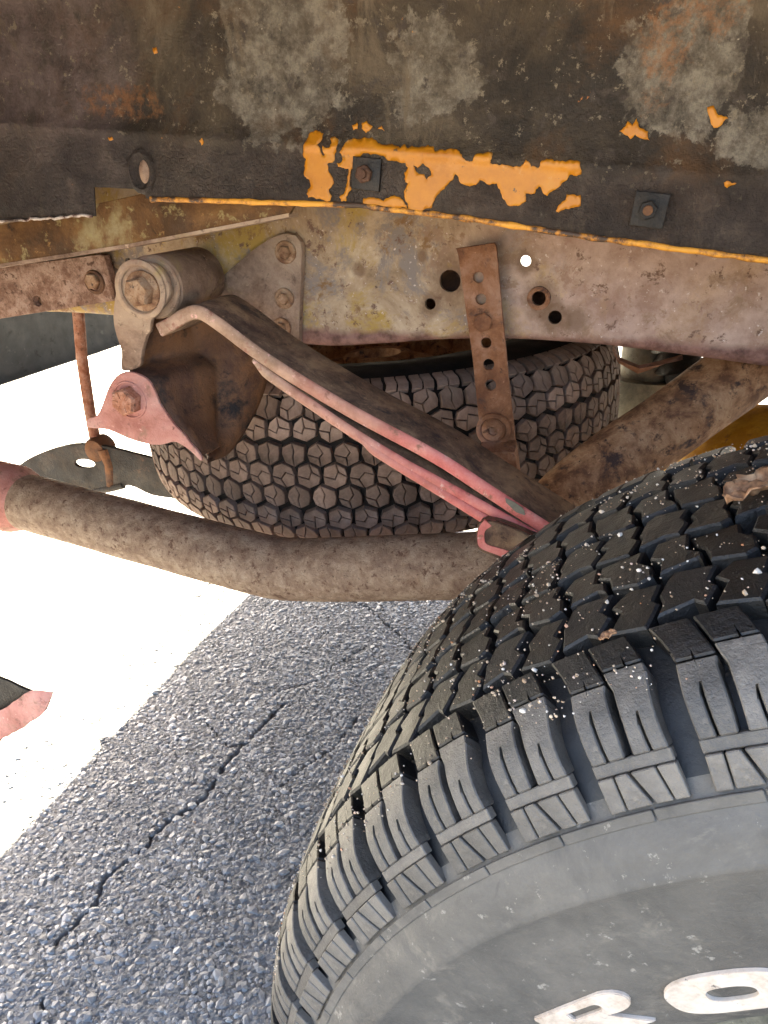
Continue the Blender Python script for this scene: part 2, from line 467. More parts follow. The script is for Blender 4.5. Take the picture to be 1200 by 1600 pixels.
def ragged(poly, depth=2, amp=.16, seed=0):
    rr = random.Random(seed)
    pts = [tuple(p) for p in poly]
    for d in range(depth):
        out = []
        for i in range(len(pts)):
            a, b = pts[i], pts[(i + 1) % len(pts)]
            l = math.hypot(b[0] - a[0], b[1] - a[1])
            nx, ny = -(b[1] - a[1]), b[0] - a[0]
            k = rr.uniform(-amp, amp)
            out += [a, ((a[0] + b[0]) / 2 + nx * k, (a[1] + b[1]) / 2 + ny * k)]
        pts = out
    return pts

def hexbolt(name, p, r, h, mat, parent, rot=.3, washer=None, marks=True):
    """bolt head facing -Y with its seat at p"""
    b = MB()
    x, y, z = p
    hx = lambda rr, yy: [(x + rr * math.sin(rot + k * math.pi / 3), yy, z + rr * math.cos(rot + k * math.pi / 3)) for k in range(6)]
    b.rows([hx(r, y), hx(r, y - h * .82), hx(r * .86, y - h)], True, True)
    if marks:
        for k in range(6):
            a = rot + .5 + k * math.pi / 3
            c, s = math.sin(a), math.cos(a)
            q = r * .04
            v = [(x + c * r * u - s * q * w, y - h - t, z + s * r * u + c * q * w) for t in (-.0004, .0005) for u in (.32, .74) for w in (-1, 1)]
            b.add(v, [(4, 5, 7, 6), (0, 1, 5, 4), (2, 6, 7, 3), (0, 4, 6, 2), (1, 3, 7, 5)])
    if washer:
        b.lathe([(.0002, washer), (-.0024, washer), (-.003, washer * .93), (-.003, r * .7)], p, 28)
    return b.build(name, mat, parent, 35)

def tri_mesh(name, V, T, tone=None):
    me = bpy.data.meshes.new(name)
    me.vertices.add(len(V))
    me.vertices.foreach_set('co', np.ascontiguousarray(V, dtype=np.float32).ravel())
    n = T.shape[1]
    me.loops.add(T.size)
    me.loops.foreach_set('vertex_index', np.ascontiguousarray(T, dtype=np.int32).ravel())
    me.polygons.add(len(T))
    me.polygons.foreach_set('loop_start', np.arange(0, T.size, n, dtype=np.int32))
    me.update(calc_edges=True)
    me.polygons.foreach_set('use_smooth', np.zeros(len(T), dtype=bool))
    if tone is not None:
        a = me.attributes.new('tone', 'FLOAT', 'POINT')
        a.data.foreach_set('value', np.ascontiguousarray(tone, dtype=np.float32))
    return me

_p = (1 + 5 ** .5) / 2
ICO_V = np.array([(-1, _p, 0), (1, _p, 0), (-1, -_p, 0), (1, -_p, 0), (0, -1, _p), (0, 1, _p), (0, -1, -_p), (0, 1, -_p), (_p, 0, -1), (_p, 0, 1), (-_p, 0, -1), (-_p, 0, 1)]) / math.hypot(1, _p)
ICO_F = np.array([(0, 11, 5), (0, 5, 1), (0, 1, 7), (0, 7, 10), (0, 10, 11), (1, 5, 9), (5, 11, 4), (11, 10, 2), (10, 7, 6), (7, 1, 8), (3, 9, 4), (3, 4, 2), (3, 2, 6), (3, 6, 8), (3, 8, 9), (4, 9, 5), (2, 4, 11), (6, 2, 10), (8, 6, 7), (9, 8, 1)])
def pebbles(P, rad, flat, tones, name):
    n = len(P)
    V = np.repeat(ICO_V[None], n, 0) * rng.uniform(.62, 1.25, (n, 12, 1))
    a = rng.uniform(0, 2 * np.pi, n)
    ca, sa = np.cos(a)[:, None], np.sin(a)[:, None]
    V[..., 0] *= rng.uniform(.8, 1.35, (n, 1))
    V = np.stack([V[..., 0] * ca - V[..., 1] * sa, V[..., 0] * sa + V[..., 1] * ca, V[..., 2] * flat], -1)
    V = V * np.asarray(rad)[:, None, None] + np.asarray(P)[:, None, :]
    T = (ICO_F[None] + (np.arange(n) * 12)[:, None, None]).reshape(-1, 3)
    return tri_mesh(name, V.reshape(-1, 3), T, np.repeat(tones, 12))

def tag(o, label=None, cat=None, kind=None, group=None):
    for k, v in (('label', label), ('category', cat), ('kind', kind), ('group', group)):
        if v:
            o[k] = v
    return o
def empty(name, loc=(0, 0, 0)):
    o = bpy.data.objects.new(name, None)
    o.location = loc
    o.empty_display_size = .1
    C.objects.link(o)
    return o

# ------------------------------------------------------------------ ground
cracks = [[(-0.3979, 0.8649), (-0.4052, 0.8213), (-0.4149, 0.7643), (-0.422, 0.7124), (-0.4202, 0.6778), (-0.4174, 0.6503), (-0.4254, 0.6269), (-0.4433, 0.5957), (-0.4477, 0.5699), (-0.4472, 0.5521), (-0.4598, 0.5188), (-0.4678, 0.4945), (-0.4559, 0.4642), (-0.4608, 0.4364), (-0.4655, 0.41)],
          [(-0.4189, 1.1997), (-0.3656, 1.1851), (-0.3268, 1.1536), (-0.2797, 1.1235), (-0.2477, 1.0874), (-0.2178, 1.0591)],
          [(-0.2762, 0.8821), (-0.2882, 0.801), (-0.305, 0.7662), (-0.3228, 0.7256), (-0.3313, 0.6905)],
          [(-0.5352, 0.8082), (-0.4616, 0.76), (-0.4302, 0.7466), (-0.4149, 0.7643)], [(-0.3238, 1.0655), (-0.3626, 0.988), (-0.3686, 0.9438), (-0.4162, 0.8916)],
          [(-1.1931, 1.1086), (-1.1868, 1.1784), (-1.1783, 1.2731), (-1.1481, 1.3264)], [(-0.7141, 1.1484), (-0.6695, 1.1146), (-0.6239, 1.0765)], [(-0.4354, 0.3541), (-0.4228, 0.3318), (-0.4051, 0.3007)]]
cw_ = [.0024, .0019, .0012, .0010, .0010, .003, .003, .002]
def seg_dist(X, Y, line):
    d = np.full(X.shape, 9.0)
    for (ax, ay), (bx, by) in zip(line[:-1], line[1:]):
        L2 = (bx - ax) ** 2 + (by - ay) ** 2 + 1e-12
        t = np.clip(((X - ax) * (bx - ax) + (Y - ay) * (by - ay)) / L2, 0, 1)
        d = np.minimum(d, np.hypot(X - ax - t * (bx - ax), Y - ay - t * (by - ay)))
    return d
def wob(X, Y):
    return .0025 * (np.sin(X * 310 + 2 * np.sin(Y * 190)) + np.sin(Y * 270 + 2 * np.sin(X * 230 + 1))) / 2
def grow(edge, step, end, k=1.35):
    out = []
    x = edge
    while abs(x) < end:
        step *= k
        x += step
        out.append(x)
    return out
gx0, gx1, gy0, gy1, gs = -.72, .14, .20, 1.36, .0024
fx = np.arange(gx0, gx1 + 1e-6, gs)
fy = np.arange(gy0, gy1 + 1e-6, gs)
xs = np.array(sorted([-a for a in grow(-gx0, gs, 240)]) + list(fx) + grow(gx1, gs, 240))
ys = np.array(sorted([-a for a in grow(-gy0, gs, 240)]) + list(fy) + grow(gy1, gs, 240))
GX, GY = np.meshgrid(xs, ys)
wx, wy = wob(GX, GY), wob(GY + 3.1, GX + 1.7)
Z = .0016 * np.sin(GX * 9 + np.sin(GY * 7)) * np.sin(GY * 8 + 1)
fine = (GX > gx0 - .2) & (GX < gx1 + .2) & (GY > gy0 - .2) & (GY < gy1 + .3)
for cl, w in zip(cracks, cw_):
    d = seg_dist(GX + wx, GY + wy, cl)
    wv = w * (.45 + .55 * np.clip(.5 + np.sin(GX * 41 + 1.3 * np.sin(GY * 67)) * .7, 0, 1.2))
    Z -= .009 * np.clip(1.25 - d / wv, 0, 1) * fine
jit = rng.normal(0, 1, Z.shape) * .0005
Z += jit * fine
V = np.stack([GX, GY, Z], -1).reshape(-1, 3)
nx, ny = len(xs), len(ys)
ii = (np.arange(ny - 1)[:, None] * nx + np.arange(nx - 1)[None]).ravel()
T = np.stack([ii, ii + 1, ii + 1 + nx, ii + nx], -1)
g = link('asphalt', tri_mesh('asphalt', V, T), 'asphalt')
tag(g, 'worn cracked grey asphalt under the truck', 'asphalt', 'structure')
for p in g.data.polygons:
    p.use_smooth = True

sp = .0053
sx, sy = np.meshgrid(np.arange(gx0 + .01, gx1, sp), np.arange(gy0 + .01, gy1, sp))
sx = sx.ravel() + rng.uniform(-.6, .6, sx.size) * sp
sy = sy.ravel() + rng.uniform(-.6, .6, sy.size) * sp
keep = rng.random(sx.size) < .94
for cl, w in zip(cracks, cw_):
    keep &= seg_dist(sx + wob(sx, sy), sy + wob(sy + 3.1, sx + 1.7), cl) > (w * .95 + .0012) * (.45 + .55 * np.clip(.5 + np.sin(sx * 41 + 1.3 * np.sin(sy * 67)) * .7, 0, 1.2))
sx, sy = sx[keep], sy[keep]
rad = np.clip(rng.lognormal(math.log(.0029), .42, sx.size), .0011, .0068)
und = .0016 * np.sin(sx * 9 + np.sin(sy * 7)) * np.sin(sy * 8 + 1)
st = pebbles(np.stack([sx, sy, und + rng.uniform(-.34, .0, sx.size) * rad], -1), rad, .48, np.clip(rng.beta(2, 2.6, sx.size) * .95 * (.95 + .28 * np.sin(sx * 13 + 2 * np.sin(sy * 9)) * np.sin(sy * 11 + 2 * np.sin(sx * 7)) + .18 * np.sin(sx * 37 + sy * 29)), 0, .94) + (rng.random(sx.size) < .02) * .2, 'asphalt_stones')
st = link('asphalt_stones', st, 'aggregate')
tag(st, 'fine grey stones standing proud of the shaded asphalt', 'stones', 'stuff')

# ------------------------------------------------------------------ the truck
truck = empty('pickup_truck', (0, .55, 0))
tag(truck, 'rusty old pickup truck seen into its rear wheel arch, yellow paint flaking', 'truck')
class Off:                                      # parts are modelled in world space and parented to the truck
    pass
def part(o, parent=truck):
    o.parent = parent
    o.matrix_parent_inverse = Matrix.Translation(-Vector(truck.location)) if parent is truck else Matrix.Identity(4)
    return o

# --- wheelhouse sheet
YP = .548
def zb(x):
    pts = [(-1.3, .735), (-.56, .742), (-.526, .745), (-.50, .7478), (-.47, .752), (-.437, .757), (-.4245, .7575), (-.4235, .7795), (-.3765, .7815), (-.375, .7750), (-.30, .7795),
           (-.197, .785), (-.12, .7832), (-.039, .779), (.03, .7765), (.083, .775), (.3, .775), (1.4, .775)]
    for (a, za), (c, zc) in zip(pts[:-1], pts[1:]):
        if x <= c:
            z = za + (zc - za) * (x - a) / (c - a)
            if x < -.4245:
                z += .0022 * noise.noise((x * 120, 3, 0)) + .0012 * noise.noise((x * 330, 7, 0))
            elif x > -.375:
                z += .0006 * noise.noise((x * 60, 1, 0))
            return z
    return pts[-1][1]
def wheelhouse_y(z, x):
    tbl = [(.70, .548), (.8165, .5475), (.8185, .5462), (.8215, .5455), (.8245, .5475), (.832, .5505), (.86, .552), (.90, .549), (.94, .538), (.985, .51), (1.03, .45), (1.06, .36), (1.075, .25), (1.08, .14)]
    for (a, ya), (c, yc) in zip(tbl[:-1], tbl[1:]):
        if z <= c:
            return ya + (yc - ya) * (z - a) / (c - a)
    return tbl[-1][1]
cols = sorted(set([-1.03 + .03 * i for i in range(11)] + [round(-.70 + .0035 * i, 5) for i in range(258)] + [.22 + .04 * i for i in range(33)] + [-.4245, -.4235, -.3765, -.375]))
zs_hi = [.8165, .8185, .8215, .8245, .828, .832, .838, .845, .853, .861, .869, .877, .885, .893, .901, .91, .92, .932, .945, .96, .985, 1.01, 1.03, 1.045, 1.06, 1.07, 1.075, 1.08]
def dent(x, z):
    return .0022 * noise.noise((x * 6, z * 7, 1.3)) + .0009 * noise.noise((x * 19, z * 22, 4.1)) + .0003 * noise.noise((x * 70, z * 70, 2.2))
rows = []
nlow = 7
for x in cols:
    r = []
    z0 = zb(x)
    for i in range(nlow):
        z = z0 + (.8165 - z0) * i / nlow
        r.append((x, wheelhouse_y(z, x) + dent(x, z), z))
    for z in zs_hi:
        r.append((x, wheelhouse_y(z, x) + dent(x, z), z))
    rows.append(r)
b = MB().rows(rows)
nr = len(rows[0])
sheet = part(b.build('wheelhouse_panel', 'undercoat', None, 60))
sheet['label'] = 'dark tarred wheelhouse sheet with dust patches and flaking yellow paint'
sd = sheet.modifiers.new('thick', 'SOLIDIFY')
sd.thickness = .0014
sd.offset = -1 if sum(p.normal.y * p.area for p in sheet.data.polygons) < 0 else 1
def on_sheet(x, z, lift=.0):
    return wheelhouse_y(z, x) + dent(x, z) - lift
# orange lower lip
path = [(x, on_sheet(x, zb(x)) + .0004, zb(x) - .0006) for x in cols if -.3745 < x < .9]
ed = MB().tube(path, [.0021 + .0008 * noise.noise((p[0] * 90, 0, 5)) for p in path], 8).build('panel_lip', 'orange_edge', sheet, 60)
tp_ = [(x, on_sheet(x, zb(x)) - .0006, zb(x)) for x in cols if -.70 < x < -.4246]
MB().tube(tp_, [.0011 + .0009 * noise.noise((p[0] * 110, 4, 5)) for p in tp_], 8).build('torn_edge', 'torn', sheet, 60)
# yellow paint that survived
PA = [[(-0.236, 0.8294), (-0.2313, 0.8313), (-0.2256, 0.8293), (-0.2262, 0.8248), (-0.2288, 0.822), (-0.2263, 0.8198), (-0.2248, 0.8151), (-0.2231, 0.8157), (-0.2244, 0.8215), (-0.2216, 0.8201), (-0.2186, 0.8211), (-0.2179, 0.8235), (-0.2195, 0.8265), (-0.2162, 0.8278), (-0.2133, 0.8261), (-0.214, 0.8182), (-0.2156, 0.8125), (-0.2212, 0.8098), (-0.2201, 0.8058), (-0.2171, 0.802), (-0.2154, 0.7972), (-0.2187, 0.7937), (-0.2166, 0.7889), (-0.2184, 0.7854), (-0.2263, 0.7865), (-0.2351, 0.7866), (-0.2365, 0.789), (-0.2333, 0.7943), (-0.2344, 0.7983), (-0.2383, 0.8005), (-0.2384, 0.8062), (-0.2376, 0.8119), (-0.2405, 0.8149), (-0.2396, 0.8182), (-0.2378, 0.8238)],
      [(-0.2059, 0.8265), (-0.2023, 0.8278), (-0.1959, 0.8279), (-0.1887, 0.829), (-0.1849, 0.827), (-0.1811, 0.8249), (-0.1758, 0.8252), (-0.1703, 0.8248), (-0.1667, 0.8235), (-0.1642, 0.8262), (-0.1613, 0.8238), (-0.1588, 0.8255), (-0.1526, 0.8251), (-0.1475, 0.8269), (-0.1431, 0.8257), (-0.1419, 0.8227), (-0.1351, 0.8239), (-0.1292, 0.8253), (-0.1247, 0.8238), (-0.1218, 0.8202), (-0.1173, 0.8182), (-0.1148, 0.8191), (-0.1136, 0.823), (-0.1086, 0.8236), (-0.1029, 0.8249), (-0.1021, 0.8215), (-0.1029, 0.8184), (-0.0968, 0.8173), (-0.0885, 0.8174), (-0.0836, 0.8175), (-0.0805, 0.8192), (-0.0793, 0.8222), (-0.0772, 0.8209), (-0.0754, 0.818), (-0.0704, 0.8176), (-0.0687, 0.8222), (-0.0657, 0.8234), (-0.0607, 0.8223), (-0.0535, 0.8224), (-0.0489, 0.8235), (-0.0441, 0.8228), (-0.0423, 0.8159), (-0.045, 0.8145), (-0.0491, 0.8151), (-0.0508, 0.8116), (-0.0557, 0.8067), (-0.0621, 0.801), (-0.0658, 0.8037), (-0.0684, 0.8065), (-0.0705, 0.8018), (-0.0737, 0.8013), (-0.0766, 0.8017), (-0.0755, 0.7968), (-0.0809, 0.7933), (-0.0842, 0.793), (-0.0886, 0.7942), (-0.0916, 0.7971), (-0.0939, 0.8016), (-0.0958, 0.8037), (-0.097, 0.8063), (-0.1019, 0.8048), (-0.1091, 0.8074), (-0.1113, 0.8041), (-0.1154, 0.803), (-0.1208, 0.8042), (-0.1237, 0.8071), (-0.1263, 0.81), (-0.1272, 0.8068), (-0.1311, 0.8027), (-0.1359, 0.7981), (-0.1383, 0.795), (-0.1397, 0.7917), (-0.1411, 0.7871), (-0.1472, 0.785), (-0.1525, 0.7839), (-0.1571, 0.7842), (-0.1584, 0.7886), (-0.1615, 0.7932), (-0.161, 0.798), (-0.1595, 0.8013), (-0.1624, 0.8043), (-0.1628, 0.8082), (-0.1603, 0.8115), (-0.1624, 0.8145), (-0.1678, 0.8149), (-0.1732, 0.8153), (-0.1789, 0.8181), (-0.1844, 0.8188), (-0.1917, 0.8188), (-0.1971, 0.8161), (-0.2002, 0.8128), (-0.2013, 0.8087), (-0.2029, 0.803), (-0.203, 0.7965), (-0.2016, 0.795), (-0.2039, 0.7915), (-0.205, 0.7865), (-0.2088, 0.7859), (-0.2105, 0.7886), (-0.2071, 0.7913), (-0.2055, 0.7963), (-0.2052, 0.8028), (-0.2045, 0.8082), (-0.2079, 0.8083), (-0.2126, 0.8087), (-0.2137, 0.8111), (-0.2099, 0.8121), (-0.2115, 0.8183), (-0.2085, 0.8225)],
      [(-0.1923, 0.7895), (-0.1844, 0.7906), (-0.1769, 0.7888), (-0.1716, 0.7924), (-0.1661, 0.7925), (-0.1612, 0.7892), (-0.1591, 0.7853), (-0.1655, 0.7848), (-0.1729, 0.785), (-0.1804, 0.7852), (-0.1917, 0.7859)],
      [(-0.0549, 0.7924), (-0.0524, 0.7972), (-0.0496, 0.7997), (-0.0494, 0.8032), (-0.0454, 0.8035), (-0.0406, 0.8034), (-0.0394, 0.7967), (-0.044, 0.7951), (-0.0487, 0.7944), (-0.0531, 0.7914)],
      [(-0.1973, 0.8377), (-0.1938, 0.8391), (-0.1891, 0.8359), (-0.1916, 0.8327), (-0.1939, 0.8315), (-0.1971, 0.8339)],
      [(-0.2045, 0.8358), (-0.201, 0.8375), (-0.2002, 0.8337), (-0.2031, 0.8328)],
      [(-0.1854, 0.8346), (-0.1828, 0.8367), (-0.1805, 0.8333)],
      [(0.0258, 0.858), (0.0293, 0.859), (0.0333, 0.854), (0.0391, 0.8526), (0.0357, 0.8481), (0.0322, 0.847), (0.0293, 0.8512)],
      [(-0.0234, 0.8422), (-0.02, 0.8451), (-0.0196, 0.8478), (-0.0162, 0.8453), (-0.0142, 0.8499), (-0.0111, 0.8446), (-0.0059, 0.8431), (-0.0038, 0.8378), (-0.0099, 0.8389), (-0.0133, 0.8409), (-0.0157, 0.838), (-0.0201, 0.8405)],
      [(-0.3242, 0.819), (-0.3214, 0.8209), (-0.3207, 0.8181), (-0.323, 0.8158)], [(-0.3624, 0.8777), (-0.3591, 0.8781), (-0.3583, 0.8748), (-0.3613, 0.8737)],
      [(-0.4049, 0.8165), (-0.4014, 0.8171), (-0.4004, 0.8149), (-0.404, 0.8143)], [(0.0452, 0.8172), (0.0478, 0.8182), (0.0524, 0.8174), (0.0494, 0.8157), (0.0479, 0.8141)]]
HO = [(-0.1569, 0.8133), (-0.1532, 0.812), (-0.15, 0.8153), (-0.1453, 0.8125), (-0.1431, 0.808), (-0.1464, 0.8051), (-0.1485, 0.8084), (-0.152, 0.8082), (-0.1549, 0.8103)]
for i, poly in enumerate(PA):
    pts = ragged(poly, 2, .17, i + 3)
    hl = [ragged(HO, 1, .15, 77)] if i == 1 else []
    bm = bmesh.new()
    es = []
    for loop in [pts] + hl:
        vs = [bm.verts.new((p[0], 0, p[1])) for p in loop]
        for k in range(len(vs)):
            es.append(bm.edges.new((vs[k - 1], vs[k])))
    bmesh.ops.triangle_fill(bm, edges=es, use_beauty=True)
    bmesh.ops.subdivide_edges(bm, edges=[e for e in bm.edges if e.calc_length() > .004], cuts=2, use_grid_fill=True)
    for _ in range(2):
        bmesh.ops.triangulate(bm, faces=bm.faces)
        bmesh.ops.subdivide_edges(bm, edges=[e for e in bm.edges if e.calc_length() > .0035], cuts=1)
    bmesh.ops.triangulate(bm, faces=bm.faces)
    for v in bm.verts:
        v.co.y = on_sheet(v.co.x, v.co.z, .0005)
    bmesh.ops.recalc_face_normals(bm, faces=bm.faces)
    me = bpy.data.meshes.new('paint_flake')
    bm.to_mesh(me)
    bm.free()
    o = link('paint_flake', me, 'yellow', sheet, 60)
    s2 = o.modifiers.new('thick', 'SOLIDIFY')
    s2.thickness = .0004
    s2.offset = 0
# two bolts on square washers
for (x, _, z) in ((-0.1902, 0.5475, 0.8055), (0.0047, 0.5475, 0.7979)):
    y = on_sheet(x, z)
    q = .0108
    w = plate('square_washer', [(x - q, z - q * .92), (x + q * .95, z - q), (x + q, z + q * .95), (x - q * .97, z + q)], y - .0032, y + .001, 'dark_steel', sheet, bevel=.0006)
    n = hexbolt('nut', (x - .001, y - .003, z), .0062, .0045, 'dark_rust' if x < -.1 else 'dark_steel', sheet, .2, None, False)
    s = MB().tube([(x - .001, y - .005, z), (x - .001, y - .0105, z)], [.0034, .003], 14).build('stud', 'dark_rust', sheet)
# rust blister with a weep of sealant
bx, _, bz = (-0.3773, 0.5475, 0.7942)
y = on_sheet(bx, bz)
b = MB()
rg = []
for k in range(22):
    a = 2 * math.pi * k / 22
    rr = 1 + .16 * noise.noise((math.cos(a) * 2, math.sin(a) * 2, 3))
    rg.append([(bx + q * rr * math.cos(a), y - hh, bz + q * 1.35 * rr * math.sin(a)) for q, hh in ((.0125, -.0005), (.0112, .0022), (.0095, .0030), (.0080, .0012), (.0045, .0004))])
rg.append(rg[0])
b.rows(rg)
b.build('rust_blister', 'undercoat', sheet, 60)
b = MB()
rg = [[(bx + .003 + q * .0048 * math.cos(a), y - .0006 - .0034 * math.cos(q * 1.5), bz + q * .0085 * math.sin(a)) for q in (.0, .3, .6, .85, 1.0)] for a in [2 * math.pi * k / 18 for k in range(19)]]
b.rows(rg).build('sealant_drop', 'tan_rust', sheet, 60)

# --- brown strip below the torn sheet
st1 = [(-0.6751, 0.7005), (-0.56, 0.7361), (-0.3965, 0.777), (-0.3093, 0.7837), (-0.2586, 0.7852), (-0.2684, 0.7688), (-0.3098, 0.7583), (-0.4232, 0.7303), (-0.5676, 0.6984), (-0.6829, 0.6722)]
strip = part(plate('sill_strip', st1, .583, .588, 'brown', None, bevel=.001))
lip = [(p[0], .583, p[1]) for p in ([(-0.6806, 0.6727), (-0.5656, 0.6989), (-0.4217, 0.7306), (-0.3088, 0.7585), (-0.2675, 0.7689)])]
MB().rows([[(x, .5822, z - .0005), (x, .60, z - .001), (x, .60, z + .002), (x, .5822, z + .0025)] for x, _, z in lip], True, True).build('strip_fold', 'tan_rust', strip, 30)

# --- frame rail: channel with a pierced web
YF = .68
bot = [(-1.02, .598), (-.80, .615), (-.55, .640), (-.44, .6405), (-.291, .641), (-.22, .6515), (-.16, .6635), (-.095, .673), (-.03, .678), (.022, .6795), (.125, .679), (.4, .675), (1.4, .66)]
bot = [(v.x, v.y) for v in [Vector((p[0], p[1])) for p in [(q.x, q.y) for q in catmull([(a, c, 0) for a, c in bot], 5)]]]
top = [(1.4, .80), (.4, .806), (-.2, .803), (-.55, .785), (-1.02, .755)]
rr_ = .008
hl = [(703, 439, .0098), (672, 475, .0052), (842, 466, .0062), (867, 496, .0060), (821, 408, .0048), (203, 408, .0035)]
hpos = [(-0.1526, 0.68, 0.719), (-0.1691, 0.68, 0.6966), (-0.0712, 0.68, 0.7132), (-0.0547, 0.68, 0.6986), (-0.0875, 0.68, 0.7429), (-0.4933, 0.68, 0.7014)]
holes = [circle(p[0], p[2], r[2], 22) for p, r in zip(hpos, hl)]
web = part(plate('frame_rail', [(x, z + rr_) for x, z in bot] + top, YF, YF + .005, 'frame', None, holes, 0))
web['label'] = 'pale rusted frame rail pierced with round holes'
prof = [(0, rr_), (.0006, rr_ * .6), (rr_ * .29, rr_ * .29), (rr_ * .62, .0006), (rr_, 0), (.055, 0), (.055, .005), (rr_, .005), (.005, rr_)]
MB().rows([[(x, YF + a, z + c) for a, c in prof] for x, z in bot], True, True).build('lower_flange', 'frame', web, 50)
tf = [(x, z) for x, z in top]
MB().rows([[(x, YF, z - .003), (x, YF, z + .003), (x, YF + .055, z + .003), (x, YF + .055, z - .003)] for x, z in tf], True, True).build('upper_flange', 'frame', web, 30)
for p, r in zip(hpos[2:4], (.0105, .0)):
    if r:
        MB().lathe([(.0002, r), (-.0012, r * .96), (-.0012, .0062), (.002, .0061)], p, 30).build('rubbed_ring', 'strap', web, 40)
# rust scab hanging off the lower flange
x, _, z = (0.029, 0.7, 0.6715)
b = MB()
b.rows([[(x + dx, .70 + dy, z + dz * f) for dx, dz in ((-.03, .004), (-.022, -.010), (-.004, -.017), (.012, -.008), (.03, .004))] for dy, f in ((-.008, .6), (0, 1), (.012, .7))], False)
b.build('rust_scab', 'strap', web, 20)

part(plate('light_block_plate', [(-.30, .665), (-.06, .682), (.02, .686), (.02, .79), (-.30, .79)], .732, .7345, 'dark_rust', None, [circle(-0.0940, 0.7370, .02, 20)], 0))  # added plate behind the web; stops light showing through the rail holes
# far frame rail and cross member
b = MB()
fr = [(-1.02, .598, .755), (-.55, .64, .785), (.1, .68, .80), (1.4, .66, .80)]
b.rows([[(x, 1.56, z0), (x, 1.56, z1), (x, 1.50, z1), (x, 1.50, z1 - .006), (x, 1.553, z1 - .006), (x, 1.553, z0 + .006), (x, 1.50, z0 + .006), (x, 1.50, z0)] for x, z0, z1 in fr], True, True)
part(b.build('far_frame_rail', 'dark_rust', None, 30))
b = MB().box(-.72, -.64, .736, 1.50, .66, .74)
part(b.build('cross_member', 'dark_rust', None, 30))

# --- bumper bracket plate at the left
pl = [(-0.8356, 0.6395), (-0.6987, 0.6686), (-0.6443, 0.6811), (-0.5131, 0.7079), (-0.5086, 0.7071), (-0.5003, 0.6726), (-0.5003, 0.6655), (-0.503, 0.6626), (-0.6555, 0.6251), (-0.8554, 0.5755)]
bh = (-0.5995, 0.664, 0.6512)
br = part(plate('bumper_bracket', pl, .662, .672, 'pit_rust', None, [circle(bh[0], bh[2], .0055, 18)], .0015))
p = (-0.5228, 0.662, 0.6794)
MB().lathe([(0, .0125), (-.0018, .0115), (-.0018, .0088), (.002, .0085)], p, 26).build('bolt_recess', 'dark_rust', br, 40)
hexbolt('bolt', (p[0] - .001, p[1] + .002, p[2] + .001), .0085, .0075, 'bolt', br, .5, None, False)

# --- triangular gusset riveted to the rail
gs_ = [(-0.3891, 0.686), (-0.3765, 0.7022), (-0.36, 0.7159), (-0.3427, 0.7299), (-0.3259, 0.7408), (-0.3121, 0.746), (-0.3016, 0.7453), (-0.2957, 0.7396), (-0.2942, 0.7301), (-0.2955, 0.6858), (-0.2961, 0.6423), (-0.3155, 0.6396), (-0.3437, 0.6487), (-0.3794, 0.6569)]
gus = part(plate('spring_gusset', gs_, .670, .6795, 'tan_rust', None, (), .0015))
for (x, _, z), r in (((-0.3104, 0.67, 0.7293), .0105), ((-0.3114, 0.67, 0.6867), .0098), ((-0.314, 0.67, 0.658), .0098)):
    hexbolt('rivet_bolt', (x, .6702, z), r * .62, .0062, 'bolt', gus, .6, r, False)

# --- spring eye, shackle and guard
ex, ey, ez = (-0.4045, 0.583, 0.6981)
eye = part(MB().lathe([(.0, .013), (.0, .0262), (.002, .0275), (.004, .0262), (.0055, .0262), (.007, .0275), (.081, .0275), (.083, .0262), (.083, .013)], (ex + .004, ey, ez), 40).build('spring_eye', 'tan_rust'))
up_ = [(-0.4103, 0.7175), (-0.4017, 0.7208), (-0.3902, 0.7213), (-0.3816, 0.716), (-0.3768, 0.7076), (-0.3748, 0.6995), (-0.3795, 0.689), (-0.3868, 0.681), (-0.3956, 0.6719), (-0.3976, 0.6621), (-0.402, 0.6571), (-0.4081, 0.6412), (-0.4116, 0.6283), (-0.4231, 0.6227), (-0.4321, 0.6222), (-0.4303, 0.6396), (-0.4344, 0.6543), (-0.4357, 0.6706), (-0.4301, 0.6931), (-0.4235, 0.7038), (-0.4162, 0.7126)]
up_ = [(v.x, v.y) for v in catmull([(a, c, 0) for a, c in up_], 3, True)]
sh = part(plate('shackle_plate', up_, .5715, .5775, 'tan_rust', None, (), .0018))
MB().lathe([(0, .0255), (-.0022, .0255), (-.003, .0245), (-.003, .021), (-.0015, .0195)], (ex + .0012, .5715, ez), 36).build('shackle_boss', 'tan_rust', sh, 40)
x, _, z = (-0.4002, 0.568, 0.6974)
hexbolt('shackle_bolt', (x, .5705, z), .0130, .0130, 'bolt', sh, .25, .0172)

fl = [(-0.427, 0.6212), (-0.4352, 0.6157), (-0.4434, 0.6052), (-0.4508, 0.5909), (-0.4573, 0.5783), (-0.4632, 0.5722), (-0.4693, 0.5698), (-0.4744, 0.565), (-0.4736, 0.5599), (-0.4639, 0.5602), (-0.4478, 0.5611), (-0.4281, 0.5566), (-0.4104, 0.5546), (-0.3927, 0.5558), (-0.377, 0.5619), (-0.3681, 0.5602), (-0.3588, 0.5555), (-0.3497, 0.5481), (-0.3475, 0.5505), (-0.3526, 0.5579), (-0.3597, 0.5643), (-0.3654, 0.5716), (-0.3738, 0.5777), (-0.382, 0.5876), (-0.3894, 0.5976), (-0.3939, 0.6092), (-0.3993, 0.6174), (-0.4078, 0.6216), (-0.4179, 0.6231)]
fl = [(v.x, v.y) for v in catmull([(a, c, 0) for a, c in fl], 3, True)]
def flw(co):
    k = max(0, (-.484 - co.x)) / .03
    k2 = max(0, .545 - co.z) / .03
    return (co.x, co.y - .010 * k * k * .5 - .006 * k2, co.z)
flg = part(plate('guard_flange', fl, .566, .5695, 'red_paint', None, (), .001, warp=flw))
